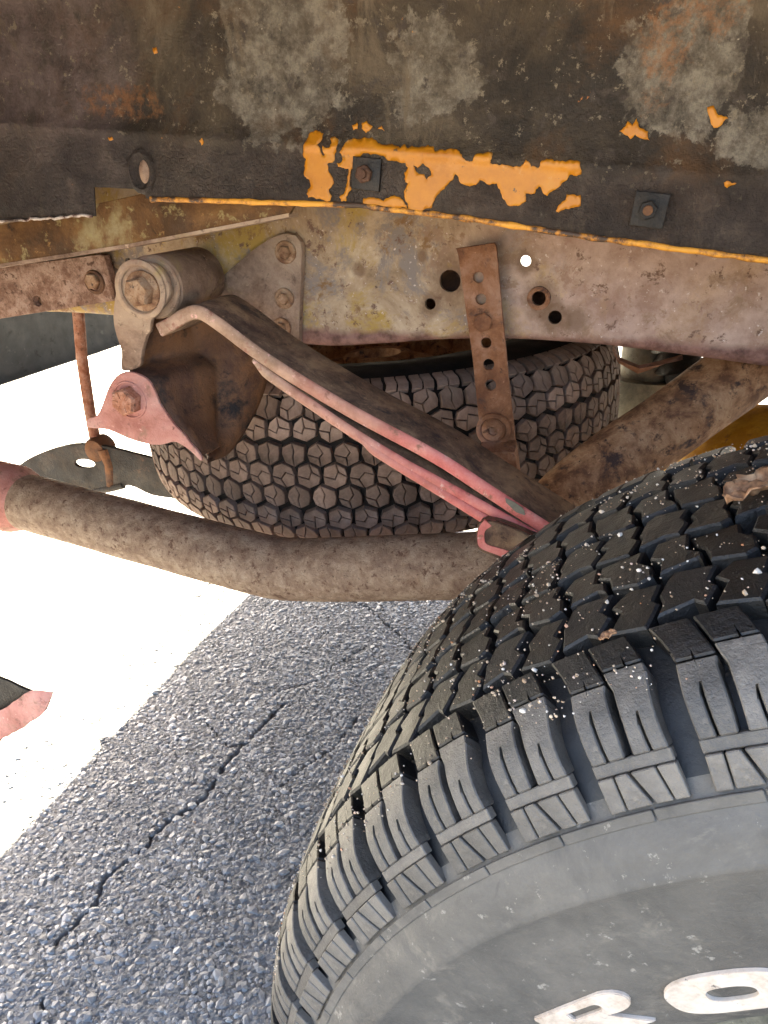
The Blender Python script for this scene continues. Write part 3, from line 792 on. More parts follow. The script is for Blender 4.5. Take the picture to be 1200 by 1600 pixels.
x, _, z = (-0.4213, 0.566, 0.5959)
MB().lathe([(.0, .0185), (-.0012, .0178), (-.0012, .0165), (.0015, .016)], (x, .566, z), 32).build('bolt_seat', 'red_paint', flg, 40)
x, _, z = (-0.4212, 0.56, 0.5963)
hexbolt('guard_bolt', (x, .566, z), .0135, .0125, 'bolt_pink', flg, .1, None)
c1 = [(-0.4218, 0.5785, 0.6651), (-0.4253, 0.5785, 0.644), (-0.4323, 0.5785, 0.6225), (-0.4005, 0.5695, 0.616), (-0.3944, 0.5695, 0.6072), (-0.3898, 0.5695, 0.5968), (-0.383, 0.5695, 0.5867), (-0.3748, 0.5695, 0.5768), (-0.3657, 0.5695, 0.5701), (-0.3527, 0.571, 0.5493)]
c2 = [(-0.3946, 0.66, 0.6809), (-0.3568, 0.67, 0.657), (-0.3354, 0.675, 0.633), (-0.3334, 0.675, 0.6101), (-0.3386, 0.675, 0.5889), (-0.3447, 0.672, 0.5714), (-0.351, 0.665, 0.5548), (-0.3562, 0.65, 0.5389), (-0.3604, 0.63, 0.5294), (-0.3574, 0.59, 0.5382)]
c1 = catmull(c1, 4)
c2 = catmull(c2, 4)
rows = []
NB = 16
for k in range(NB + 1):
    t = k / NB
    w = math.sin(math.pi * t)
    rows.append([a.lerp(c, t) + Vector((.006 * math.sin(t * 9) * w, .020 * w + .010 * math.sin(2 * math.pi * t) , .004 * w * math.sin(7 * t))) for a, c in zip(c1, c2)])
b = MB().rows(rows)
gd = part(b.build('spring_guard', 'dark_rust', None, 80))
s3 = gd.modifiers.new('thick', 'SOLIDIFY')
s3.thickness = .003
s3.offset = 1
gd['label'] = 'dark curved sheet guard below the spring eye'

# --- leaf spring
def leaf(name, top, th, y0, y1, mats, parent=None, n=5, taper=.0):
    pts = catmull([(a, 0, c) for a, c in top], n)
    rows = []
    for i, p in enumerate(pts):
        t = (pts[min(i + 1, len(pts) - 1)] - pts[max(i - 1, 0)]).normalized()
        nn = Vector((t.z, 0, -t.x))
        if nn.z > 0:
            nn = -nn
        k = min(1, .35 + i * .2) if taper else 1
        q = p + nn * th * k
        e = .0016 * k
        d = .0004 * noise.noise((p.x * 80, 2, 1))
        rows.append([(p.x, y0 + e + d, p.z), (p.x + nn.x * e, y0 + d, p.z + nn.z * e), (q.x - nn.x * e, y0 + d, q.z - nn.z * e), (q.x, y0 + e + d, q.z), (q.x, y1, q.z), (p.x, y1, p.z)])
    b = MB().rows(rows, True, True)
    ns = len(b.f)
    for i in range(ns - 2):
        b.mi[i] = 0 if (i % 6) in (0, 1, 2) else 1
    o = b.build(name, mats, parent, 50)
    return o
l1 = [(-0.3834, 0.6727), (-0.3708, 0.6798), (-0.3576, 0.6884), (-0.3462, 0.693), (-0.3352, 0.6927), (-0.3162, 0.6839), (-0.2889, 0.6686), (-0.2546, 0.6522), (-0.1937, 0.6273), (-0.1221, 0.6021), (-0.0742, 0.5804), (-0.0272, 0.5589), (0.0341, 0.5325), (0.11, 0.5033)]
l2 = [(-0.2891, 0.6555), (-0.2688, 0.6446), (-0.242, 0.6314), (-0.1927, 0.6077), (-0.1447, 0.5881), (-0.1199, 0.5795), (-0.0486, 0.5536), (0.0033, 0.5324), (0.0815, 0.4987)]
l3 = [(-0.1913, 0.6034), (-0.1677, 0.5926), (-0.143, 0.582), (-0.0947, 0.5616), (-0.0393, 0.5376), (0.0058, 0.5183), (0.0685, 0.4888)]
th = .0088
sp1 = part(leaf('leaf_spring', l1, .0120, .559, .621, ['red_edge', 'leaf_top'], None))
sp1['label'] = 'rusty leaf spring with pinkish red leaf edges'
leaf('leaf', l2, .0095, .5595, .6205, ['red_edge', 'leaf_top'], sp1, 5, .5)
leaf('leaf', l3, .0090, .5592, .6207, ['red_edge', 'leaf_top'], sp1, 5, .5)
# paint chip on the top leaf
x, _, z = (-0.0518, 0.559, 0.5692)
plate('paint_chip', ragged([(x - .009, z + .003), (x + .006, z - .003), (x + .009, z - .009), (x - .005, z - .003)], 1, .2, 5), .5582, .5592, 'grey_steel', sp1, bevel=0)
# spring seat plate
sp_ = [(-0.0744, 0.5522), (-0.0788, 0.5435), (-0.0784, 0.5314), (-0.0737, 0.5244), (-0.0522, 0.5196), (-0.007, 0.5052), (0.0652, 0.4803), (0.0797, 0.5062), (0.0034, 0.5354), (-0.0513, 0.5514)]
sp_ = [(v.x, v.y) for v in catmull([(a, c, 0) for a, c in sp_], 4, True)]
seat = part(plate('spring_seat', sp_, .548, .553, 'leaf_top', None, (), .0015))
se_ = [(-0.0737, 0.5541), (-0.0775, 0.5461), (-0.0771, 0.5341), (-0.0725, 0.5273), (-0.0518, 0.5229), (-0.0071, 0.5087)]
se_ = catmull([(a, 0, c) for a, c in se_], 5)
in_ = catmull([(a, 0, c) for a, c in [(-0.0673, 0.5502), (-0.0719, 0.5444), (-0.0715, 0.5366), (-0.0676, 0.5321), (-0.049, 0.5297), (-0.0062, 0.5157)]], 5)
MB().rows([[(a.x, .5495, a.z), (a.x, .5472, a.z), (c.x, .5472, c.z), (c.x, .5495, c.z)] for a, c in zip(se_, in_)], True, True).build('seat_edge', 'red_edge', seat, 40)
b = MB().rows([[(x, .553, z), (x + .004, .64, z - .004)] for x, z in sp_ + sp_[:1]])
b.build('seat_skirt', 'leaf_top', seat, 60)

# --- perforated strap
def strapmap(px, py):
    return px, py
so = [(-0.1459, 0.7494), (-0.1132, 0.7572), (-0.1112, 0.7548), (-0.0894, 0.661), (-0.0703, 0.5847), (-0.0644, 0.5611), (-0.0836, 0.5574), (-0.1025, 0.5789), (-0.12, 0.6566), (-0.1437, 0.7454)]
sh_ = [((-0.1234, 0.662, 0.7278), .0047), ((-0.1189, 0.662, 0.7098), .0047), ((-0.1096, 0.662, 0.6726), .0048), ((-0.1048, 0.662, 0.6535), .0051), ((-0.1006, 0.662, 0.635), .0051)]
strap = part(plate('hanger_strap', so, .660, .6645, 'strap', None, [circle(p[0], p[2], r, 18) for p, r in sh_], .0007))
for (p, r) in sh_[:2]:
    MB().lathe([(.010, .0005), (.010, r + .001), (.016, r + .001)], (p[0], .661, p[2]), 18).build('hole_back', 'frame', strap, 40)
x, _, z = (-0.1144, 0.66, 0.6906)
hexbolt('strap_bolt', (x, .6602, z), .0088, .0045, 'strap', strap, .05, None, False)
x, _, z = (-0.0918, 0.66, 0.5937)
MB().lathe([(0, .0165), (-.003, .0165), (-.004, .0155), (-.004, .0125), (-.0025, .0115), (-.005, .0100), (-.0062, .0085), (-.0062, .0045), (-.003, .0042), (-.003, .0005)], (x, .6602, z), 34).build('strap_washer', 'strap', strap, 40)
b = MB()
fo = [(-0.1015, 0.5815), (-0.0695, 0.5872), (-0.0619, 0.5597), (-0.0779, 0.5566)]
b.rows([[(a, .659, c) for a, c in fo], [(a + .002, .640, c - .005) for a, c in fo]], True, True)
b.build('strap_foot', 'strap', strap, 30)
# stand-off between strap and rail
x, _, z = (-0.1144, 0.66, 0.6906)
MB().tube([(x, .664, z), (x, .682, z)], .006, 14).build('stand_off', 'dark_rust', strap)

# --- exhaust pipe
pp = [(-0.9494, 0.7, 0.3707), (-0.7853, 0.685, 0.3851), (-0.6826, 0.675, 0.3911), (-0.5804, 0.668, 0.3918), (-0.4781, 0.664, 0.3902), (-0.3996, 0.662, 0.3887), (-0.346, 0.662, 0.387), (-0.3166, 0.663, 0.3869), (-0.2831, 0.664, 0.392), (-0.2197, 0.667, 0.4068), (-0.1494, 0.672, 0.4237), (-0.0931, 0.68, 0.4356), (-0.0591, 0.69, 0.4486), (-0.0388, 0.705, 0.4687), (-0.0237, 0.725, 0.4929), (-0.006, 0.745, 0.5141), (0.0235, 0.765, 0.5436), (0.067, 0.79, 0.5815), (0.1092, 0.815, 0.6213), (0.1514, 0.84, 0.6579), (0.2063, 0.87, 0.6927)]
path = catmull(pp, 6)
b = MB().tube(path, [.0358 + .0006 * noise.noise((i * .3, 1, 2)) for i in range(len(path))], 32)
nseg = 32
for i in range(len(b.f) - 2):
    b.mi[i] = 1 if (i // nseg) > 12.5 * 6 else 0
pipe = part(b.build('exhaust_pipe', ['pipe', 'pipe_dark'], None, 60))
pipe['label'] = 'mottled rusty exhaust pipe bending past the spare'
q = catmull([(-0.9494, 0.7, 0.3707), (-0.7853, 0.685, 0.3851), (-0.7005, 0.677, 0.3901), (-0.6658, 0.674, 0.3914)], 5)
MB().tube(q, [.044 if i < len(q) - 4 else .044 - .0022 * (i - len(q) + 5) for i in range(len(q))], 32).build('pipe_collar', 'red_paint', pipe, 50)

# --- rear axle with differential
b = MB()
b.lathe([(.40, .05), (.46, .05), (.50, .042), (.93, .042), (.96, .075), (1.02, .12), (1.10, .135), (1.18, .12), (1.24, .075), (1.27, .042), (1.70, .042), (1.72, .0)], (.2464, 0, .3705), 40)
ax = part(b.build('axle_housing', 'ochre', None, 50))
b = MB()
rg = []
for k in range(7):
    t = k / 6
    rg.append([(.2464 - .135 * math.sin(t * 1.35) - .01, 1.10 + .128 * math.cos(t * 1.45) * math.cos(a), .405 + .135 * math.cos(t * 1.45) * math.sin(a)) for a in [2 * math.pi * j / 28 for j in range(28)]])
b.rows(rg, True, True)
dc = b.build('differential_cover', 'ochre', ax, 50)
# shock on the far side and the tank in front of it
b = MB()
a0, a1 = Vector((0.0636, 1.45, 0.5358)), Vector((0.0824, 1.45, 0.2906))
b.tube([a0, a0.lerp(a1, .25)], .05, 28)
b.tube([a0.lerp(a1, .25), a1], .072, 28)
part(b.build('far_shock', 'grey_steel', None, 50))
b = MB()
a0, a1 = Vector((0.0967, 1.4, 0.5673)), Vector((0.1488, 1.4, 0.4353))
for k, r in ((0, .035), (.18, .042), (.20, .03), (.34, .042), (.36, .03), (.5, .042), (.52, .03), (1, .03)):
    pass
b.tube([a0.lerp(a1, k) for k in (0, .16, .18, .30, .32, .44, .46, 1)], [.03, .045, .028, .045, .028, .045, .03, .03], 24)
part(b.build('bump_stop', 'dark_steel', None, 40))

# --- spare carrier: hanging rod and dark arm
rod = part(MB().tube([(-0.752, 0.91, 0.5962), (-0.7559, 0.91, 0.5109), (-0.7526, 0.91, 0.4309), (-0.7471, 0.91, 0.3627)], .0085, 16).build('hanging_rod', 'bolt_pink'))
x, y, z = (-0.7403, 0.91, 0.3694)
MB().lathe([(-.016, .0), (-.016, .017), (-.012, .020), (.012, .020), (.016, .017), (.016, .0)], (x, y, z), 24).build('rod_nut', 'dark_rust', rod, 40)
b = MB().tube([(-0.7254, 0.905, 0.3739), (-0.7165, 0.905, 0.3484), (-0.7186, 0.905, 0.3091)], [.015, .013, .012], 12)
b.build('rod_hook', 'dark_rust', rod, 40)
ao = [(-0.8997, 0.3039), (-0.8831, 0.3243), (-0.8343, 0.3524), (-0.7785, 0.3746), (-0.7278, 0.3816), (-0.6759, 0.3794), (-0.6251, 0.3772), (-0.5373, 0.374), (-0.5398, 0.3148), (-0.59, 0.3164), (-0.6416, 0.3134), (-0.6816, 0.3219), (-0.7248, 0.3065), (-0.7889, 0.2832), (-0.868, 0.2633), (-0.9021, 0.2623)]
ao = [(v.x, v.y) for v in catmull([(a, c, 0) for a, c in ao], 3, True)]
hx_, _, hz_ = (-0.7623, 0.9, 0.3438)
ho = [(hx_ + .0195 * math.cos(a), hz_ + .0072 * math.sin(a) + .003 * math.cos(a)) for a in [2 * math.pi * k / 20 for k in range(20)]]
arm = part(plate('carrier_arm', ao, .895, .902, 'dark_steel', None, [ho], .002))
MB().tube([(p[0], .898, p[1]) for p in ao[-14:] + ao[:1]], .006, 10).build('arm_flange', 'dark_steel', arm, 60)

# --- truck bed, outer skin, tailgate
b = MB().box(-1.025, 1.5, .562, 2.09, .835, .865)
for k in range(5):
    b.box(-.90 + k * .5, -.82 + k * .5, .60, 2.05, .806, .8345)
part(b.build('bed_floor', 'floor', None, 30))
arch = catmull([(-.47, .52, 0), (-.46, .68, 0), (-.42, .84, 0), (-.30, .965, 0), (-.10, .995, 0), (.25, .998, 0), (.55, .98, 0), (.80, .87, 0), (.92, .70, 0), (.95, .52, 0)], 5)
arch = [(v.x, v.y) for v in arch]
outl = [(-1.03, .52)] + arch + [(1.5, .52), (1.5, 1.33), (-1.03, 1.33)]
sk = part(plate('bed_side', outl, .128, .131, 'body_red', None, (), .0008))
MB().tube([(x, .132, z) for x, z in arch], .006, 10).build('arch_lip', 'body_red', sk, 60)
MB().tube([(-1.03, .14, 1.335), (1.5, .14, 1.335)], .022, 16).build('bed_rim', 'body_red', sk, 60)
sk2 = part(plate('far_bed_side', [(-1.03, .63), (1.5, .63), (1.5, 1.33), (-1.03, 1.33)], 2.10, 2.103, 'body_red', None, (), .0008))
part(MB().box(-1.062, -1.032, .13, 2.10, .80, 1.33).build('tailgate', 'body_red', None, 30))
part(MB().box(1.5, 1.53, .13, 2.10, .70, 1.36).build('bed_front', 'body_red', None, 30))
bp = [(-1.034, .835), (-1.034, .68), (-1.050, .665), (-1.062, .60), (-1.062, .47), (-1.052, .405), (-1.040, .394), (-1.037, .397), (-1.048, .408), (-1.057, .47), (-1.057, .60), (-1.046, .66), (-1.028, .677), (-1.028, .835)]  # upper run is an added valance closing the gap sun would pass through
bu = part(MB().rows([[(x + .0015 * noise.noise((y * 6, x * 9, z * 9)), y, z + .002 * noise.noise((y * 9, 1, 2))) for x, z in bp] for y in [.145 + .0325 * k for k in range(61)]], True, True).build('rear_bumper', 'bumper', None, 40))
bu['label'] = 'dark inner face of the rear bumper'
# bent tip of the lower body edge at the left
tp = [(-0.4099, 0.4878), (-0.3652, 0.4927), (-0.3443, 0.4924), (-0.3362, 0.4917), (-0.3276, 0.4898), (-0.319, 0.4887), (-0.3158, 0.4875), (-0.3234, 0.483), (-0.3306, 0.4774), (-0.3363, 0.473), (-0.3383, 0.4697), (-0.3456, 0.4647), (-0.3513, 0.4575), (-0.4378, 0.3824)]
tip = part(plate('bent_body_corner', ragged(tp, 1, .02, 3), .2985, .3005, 'dark_steel', None, (), .0004))
tip['label'] = 'torn body corner with a folded red edge'
te = catmull([(-0.2997, 0.297, 0.4949), (-0.3077, 0.296, 0.4894), (-0.3202, 0.296, 0.4784), (-0.3345, 0.296, 0.4648), (-0.3483, 0.296, 0.4539), (-0.389, 0.296, 0.4191), (-0.4487, 0.296, 0.3717)], 5)
b = MB()
rg = []
for i, p in enumerate(te):
    k = min(1, (i + .4) / 7)
    w = .0098 * k * (1 + .12 * noise.noise((i * .5, 2, 2)))
    rg.append([p + Vector((-.2 * w, -.0025 * k, w * .95)), p + Vector((.15 * w, -.004 * k, .2 * w)), p + Vector((.35 * w, -.002 * k, -w)), p + Vector((.3 * w, .002 * k, -w)), p + Vector((0, .001, w * .5))])
b.rows(rg, True, True)
b.build('folded_edge', 'red_paint', tip, 50)
st_ = Vector((-0.4176, 0.2995, 0.4392))
MB().tube([st_ + Vector((.03, 0, 0)), st_, st_.lerp(Vector((-.462, .135, .60)), .5), Vector((-.462, .135, .60))], [.006, .009, .008, .008], 10).build('corner_stay', 'dark_rust', tip, 50)
x, y, z = (-0.3552, 0.298, 0.4395)
b = MB().tube([(x - .03, y, z - .012), (x - .010, y, z), (x + .0015, y, z + .001), (x + .003, y, z)], [.008, .008, .0065, .001], 12)
b.build('caked_mud', 'tan_rust', tip, 60)

# ------------------------------------------------------------------ tyres
def dense(prof, n=10):
    return [(v.x, v.y) for v in catmull([(a, c, 0) for a, c in prof], n)]
class Prof:
    """tread surface across the tyre: s metres along it, (y, r) with outward normal"""
    def __init__(self, pts):
        self.p = np.array(dense(pts))
        self.s = np.concatenate([[0], np.cumsum(np.hypot(*np.diff(self.p, axis=0).T))])
        self.L = self.s[-1]
    def at(self, s, h=0.0):
        y = np.interp(s, self.s, self.p[:, 0]); r = np.interp(s, self.s, self.p[:, 1])
        y1 = np.interp(s + 1e-3, self.s, self.p[:, 0]) if s + 1e-3 < self.L else y; r1 = np.interp(s + 1e-3, self.s, self.p[:, 1]) if s + 1e-3 < self.L else r
        y0 = np.interp(s - 1e-3, self.s, self.p[:, 0]) if s > 1e-3 else y; r0 = np.interp(s - 1e-3, self.s, self.p[:, 1]) if s > 1e-3 else r
        ty, tr = y1 - y0, r1 - r0
        l = math.hypot(ty, tr)
        return y - tr / l * h, r + ty / l * h
def tyre_pt(P, R0, u, s, h):
    y, r = P.at(s, h)
    a = u / R0
    return (r * math.sin(a), y, r * math.cos(a))

def poly_block(b, P, R0, poly, h, base, ch=.0008, mi=0, hs=None):
    """raised block with chamfered top from a polygon in (u, s)"""
    n = len(poly)
    cu = sum(p[0] for p in poly) / n
    cs = sum(p[1] for p in poly) / n
    def inset(d):
        out = []
        for i in range(n):
            a, c, e = Vector(poly[i - 1]), Vector(poly[i]), Vector(poly[(i + 1) % n])
            d1 = (c - a).normalized(); d2 = (e - c).normalized()
            n1 = Vector((-d1.y, d1.x)); n2 = Vector((-d2.y, d2.x))
            m_ = (n1 + n2)
            m_ = m_.normalized() if m_.length > 1e-6 else n1
            k = max(.5, m_.dot(n1))
            q = c + m_ * (d / k)
            out.append((q.x, q.y))
        return out
    area = sum(poly[i - 1][0] * poly[i][1] - poly[i][0] * poly[i - 1][1] for i in range(n))
    sg = 1 if area > 0 else -1
    hh = (lambda s: h) if hs is None else hs
    r0 = [tyre_pt(P, R0, u, s, -base) for u, s in inset(-.0006 * sg)]
    r1 = [tyre_pt(P, R0, u, s, hh(s) - ch) for u, s in poly]
    r2 = [tyre_pt(P, R0, u, s, hh(s)) for u, s in inset(ch * sg)]
    k = len(b.v)
    b.rows([r0, r1, r2], True, False, mi)
    b.v += r2
    b.f.append(tuple(range(k + 3 * n, k + 4 * n)))
    b.mi.append(mi)

def grid_block(b, P, R0, srows, ufun, occ, hfun, base):
    """block from a grid of cells in (u, s); a cell that is not occupied is a slot"""
    nr_, nc_ = len(srows), len(ufun(srows[0]))
    key = {}
    def vid(i, j, lv):
        if (i, j, lv) not in key:
            s = srows[i]
            u = ufun(s)[j]
            key[(i, j, lv)] = len(b.v)
            b.v.append(tyre_pt(P, R0, u, s, hfun(s) if lv else -base))
        return key[(i, j, lv)]
    O = lambda i, j: 0 <= i < nr_ - 1 and 0 <= j < nc_ - 1 and occ(i, j)
    for i in range(nr_ - 1):
        for j in range(nc_ - 1):
            if not O(i, j):
                continue
            b.f.append((vid(i, j, 1), vid(i, j + 1, 1), vid(i + 1, j + 1, 1), vid(i + 1, j, 1))); b.mi.append(0)
            for (di, dj, a, c) in ((-1, 0, (i, j), (i, j + 1)), (1, 0, (i + 1, j + 1), (i + 1, j)), (0, -1, (i + 1, j), (i, j)), (0, 1, (i, j + 1), (i + 1, j + 1))):
                if not O(i + di, j + dj):
                    b.f.append((vid(*a, 1), vid(*a, 0), vid(*c, 0), vid(*c, 1))); b.mi.append(0)

def block_mesh(b, name, bevel=0):
    me = b.mesh(name)
    if bevel:
        bm = bmesh.new()
        bm.from_mesh(me)
        es = [e for e in bm.edges if len(e.link_faces) == 2 and e.calc_face_angle(0) > .85 and e.calc_length() > .0012]
        bmesh.ops.bevel(bm, geom=es, offset=bevel, segments=1, affect='EDGES', clamp_overlap=True)
        bm.to_mesh(me)
        bm.free()
    for p in me.polygons:
        p.use_smooth = True
    me.set_sharp_from_angle(angle=R(28))
    return me

def lay_blocks(parent, centre, meshes, names, count, shown, mat, rot=None, jitter=0):
    """one object for each block in the visible range, the rest of the ring joined as one part"""
    rest_v, rest_f, off = [], [], 0
    for k in range(count):
        a = 2 * math.pi * k / count
        deg = math.degrees(a)
        deg = deg - 360 if deg > 180 else deg
        Mr = Matrix.Rotation(a, 4, 'Y')
        for qi, (me, nm) in enumerate(zip(meshes, names)):
            if isinstance(me, list):
                me = me[(k * 7 + qi * 3 + k * k) % len(me)]
            if shown(deg):
                o = bpy.data.objects.new(nm, me)
                C.objects.link(o)
                o.parent = parent
                o.rotation_euler = (0, a, 0)
            else:
                vv = np.empty(len(me.vertices) * 3)
                me.vertices.foreach_get('co', vv)
                vv = vv.reshape(-1, 3) @ np.array(Mr.to_3x3()).T
                rest_f += [[i + off for i in p.vertices] for p in me.polygons]
                rest_v.append(vv)
                off += len(vv)
    if rest_v:
        me = bpy.data.meshes.new('tread_ring')
        me.from_pydata(np.concatenate(rest_v).tolist(), [], rest_f)
        me.materials.append(M[mat])
        o = link('tread_ring', me, None, parent)
        o['kind'] = 'stuff'

# --- the near wheel
WC = (.2464, 0, .3705)
R0 = .36
NP = 56
pitch = 2 * math.pi * R0 / NP
PR = Prof([(.1985, .312), (.2005, .320), (.2051, .327), (.2092, .339), (.2150, .3485), (.2250, .3570), (.2430, .3645), (.2620, .3680), (.2850, .3700), (.3100, .3705), (.3320, .3705), (.3560, .3705),
           (.3790, .3700), (.4020, .3680), (.4210, .3645), (.4390, .3570), (.4490, .3485), (.4550, .3390), (.4590, .327)])
S0 = float(np.interp(.327, PR.p[:30, 1], PR.s[:30]))
SC = float(np.interp(.252, PR.p[:, 0], PR.s))                # inner end of the outer lugs
SE = float(np.interp(.404, PR.p[:, 0], PR.s))
tyre = empty('tmp', WC)
bpy.data.objects.remove(tyre)
# carcass: side walls, bead and the floor of the grooves
carc = [(.245, .205), (.228, .206), (.213, .216), (.2035, .232), (.1990, .252), (.1974, .270), (.1968, .288), (.1972, .3000), (.1960, .3035), (.1956, .3050), (.1966, .3066), (.1985, .312), (.2000, .3165)]
nsd = len(carc)
for i in range(41):
    s = PR.s[0] + .008 + (PR.L - .016) * i / 40
    d = min(s - 0, PR.L - s)
    dep = .0018 if d < S0 + .0 else (.0018 + (.0095 - .0018) * min(1, (d - S0) / .020))
    carc.append(PR.at(s, -dep))
carc += [(.4660, .312), (.4690, .288), (.4690, .262), (.462, .232), (.445, .206), (.42, .205)]
b = MB().lathe(carc, (0, 0, 0), 168)
for i in range(len(b.f)):
    b.mi[i] = 0 if (i // 168) < nsd + 2 else 1
tyre = b.build('tyre', ['rubber_side', 'rubber_base'], None, 60)
tyre.location = WC
tyre.parent = truck
tyre.matrix_parent_inverse = Matrix.Translation(-Vector(truck.location))
tyre['label'] = 'black all terrain rear tyre with raised white letters'

def hl_(s):                                                   # height of the lug over the shoulder
    k = min(1, max(0, (s - S0 - .018) / .016))
    return -.0012 + .0012 * k
lw = pitch * .735
srow = [S0 + .0185 + (SC - S0 - .0185) * t for t in (0, .1, .2, .3, .4, .5, .58, .60, .68, .70, .82, 1)]
GAPROW = (6, 8)
def lug_u(s):
    t = (s - srow[0]) / (srow[-1] - srow[0])
    c = -.0095 * max(0, t - .55) ** 1.5 / .3 - .0012 * math.sin(t * 3.2)
    lo = c - lw / 2 + .0012 * t
    hi = c + lw / 2 + .0034 * t * t
    mid = .5 + .03 * math.sin(t * 6)
    g = .055 if t < .55 else .018
    fr_ = [0, .20, .235, mid - g, mid + g, .77, .805, 1]
    return [lo + (hi - lo) * f for f in fr_]
lugs = []
for half in (0, 1):
    for upper in (0, 1):
        b = MB()
        def occ(i, j, half=half, upper=upper):
            if half == 0 and j > 2 or half == 1 and j < 4:
                return False
            if (i > GAPROW[half]) != bool(upper) or i == GAPROW[half]:
                return False
            if j == 1 and i < 4 or j == 5 and i < 3:
                return False
            return True
        grid_block(b, PR, R0, srow, lug_u, occ, hl_, .0105)
        lugs.append(block_mesh(b, 'shoulder_block' if upper else 'shoulder_lug', .0007))
# lower row of small blocks with slanting slots
low = []
srow2 = [S0 + .0012, S0 + .0060, S0 + .0135]
def low_u(s):
    t = (s - srow2[0]) / (srow2[-1] - srow2[0])
    lo, hi = -lw / 2 - .001 + .001 * t, lw / 2 + .0006
    fr_ = [0, .20 , .225, .50 - .16 * t + .05, .545 - .16 * t + .05, .80 - .06 * t, .825 - .06 * t, 1]
    return [lo + (hi - lo) * f for f in fr_]
b = MB()
grid_block(b, PR, R0, srow2, low_u, lambda i, j: j in (0, 2, 4, 6), lambda s: -.0002, .004)
low.append(block_mesh(b, 'shoulder_rib', .0004))
b = MB()                                                      # ledge between the two rows
grid_block(b, PR, R0, [S0 + .0137, S0 + .0160, S0 + .0186], lambda s: [-lw / 2 - .0005, 0, lw / 2 + .0004], lambda i, j: True, lambda s: -.0016, .006)
low.append(block_mesh(b, 'shoulder_ledge', .0004))
b = MB()                                                      # ring under the lugs, notched once a pitch
grid_block(b, PR, R0, [S0 - .0040, S0 - .002, S0 - .0002], lambda s: [-pitch / 2 + .0004, -pitch * .2, pitch * .2, pitch / 2 - .0004], lambda i, j: True, lambda s: -.0012 + .0012 * (s - S0 + .0040) / .0038, .004)
low.append(block_mesh(b, 'edge_ring', .0003))
# centre rows
cent = []
ng = 5
gap = .0046
wrow = (SE - SC - gap * (ng + 1)) / ng
rr = random.Random(4)
for q in range(ng):
    sa = SC + gap + q * (wrow + gap)
    sb = sa + wrow
    ph = pitch * (.12 + .41 * q)
    L_ = pitch - .0034
    sh = (.005, -.004, .005, -.004, .005)[q]
    z_ = .0034 * (1 if q % 2 else -1)
    def pt(f, t):
        return (ph + L_ * f + sh * (t - .5) + 0, sa + wrow * t)
    A = [pt(0, 0), (ph + L_ * .40 - sh / 2, sa + z_), pt(.47, 0), pt(.475, .34), pt(.40, .50), (ph + L_ * .44 + sh / 2, sb + z_ * .6), pt(.10, 1), pt(-.05, .62), pt(.05, .42)]
    B = [pt(.52, 0), (ph + L_ * .86 - sh / 2, sa - z_), pt(1, 0), pt(1.05, .42), pt(.95, .62), (ph + L_ * 1.02 + sh / 2, sb), (ph + L_ * .60 + sh / 2, sb - z_ * .6), pt(.485, .97), pt(.445, .53), pt(.52, .36)]
    for pol in (A, B):
        var = []
        for k in range(4):
            b = MB()
            jp = [(u + rr.uniform(-.0011, .0011), s + rr.uniform(-.0009, .0009)) for u, s in pol]
            hh_ = -rr.uniform(0, .0007)
            sl = rr.uniform(-.03, .03)
            m0 = sum(s for u, s in jp) / len(jp)
            poly_block(b, PR, R0, jp, 0, .0105, .0010, 0, lambda s, hh_=hh_, sl=sl, m0=m0: hh_ + sl * (s - m0))
            var.append(block_mesh(b, 'tread_block'))
        cent.append(var)
# far shoulder lugs
b = MB()
for (u0, u1) in ((-.36, -.02), (.02, .36)):
    pol = [(pitch * u0, SE + .002), (pitch * u1, SE - .001), (pitch * (u1 + .03), SE + .022), (pitch * (u1 + .03), PR.L - S0 - .018), (pitch * (u0 + .03), PR.L - S0 - .018), (pitch * (u0 + .03), SE + .022)]
    srw = [SE + .001 + (PR.L - S0 - .018 - SE) * t for t in (0, .2, .4, .6, .8, 1)]
    grid_block(b, PR, R0, srw, lambda s, u0=u0, u1=u1: [pitch * u0 + .2 * (s - SE), pitch * (u0 + u1) / 2 + .2 * (s - SE), pitch * u1 + .2 * (s - SE)], lambda i, j: True, lambda s: 0, .0105)
cent.append([block_mesh(b, 'far_lug', .0006)])
for me in lugs + low:
    me.materials.append(M['rubber' if me.name.startswith('shoulder_block') else 'rubber_lug'])  # upper lug blocks take the darker rubber to paint where the shade starts
for var in cent:
    for me in var:
        me.materials.append(M['rubber'])
low[2].materials.clear()
low[2].materials.append(M['rubber_side'])
vis = lambda d: -84 < d < -17
lay_blocks(tyre, WC, lugs + low[:2] + cent, ['shoulder_lug', 'shoulder_block'] * 2 + ['shoulder_rib', 'shoulder_ledge'] + ['tread_block'] * 10 + ['far_lug'], NP, vis, 'rubber')
# notched ring stays one part
vv, ff = [], []
for k in range(NP):
    Mr = Matrix.Rotation(2 * math.pi * (k + .5) / NP, 3, 'Y')
    n0 = len(vv)
    vv += [tuple(Mr @ v.co) for v in low[2].vertices]
    ff += [tuple(i + n0 for i in p.vertices) for p in low[2].polygons]
me = bpy.data.meshes.new('edge_ring')
me.from_pydata(vv, [], ff)
link('edge_ring', me, 'rubber_side', tyre, 28)

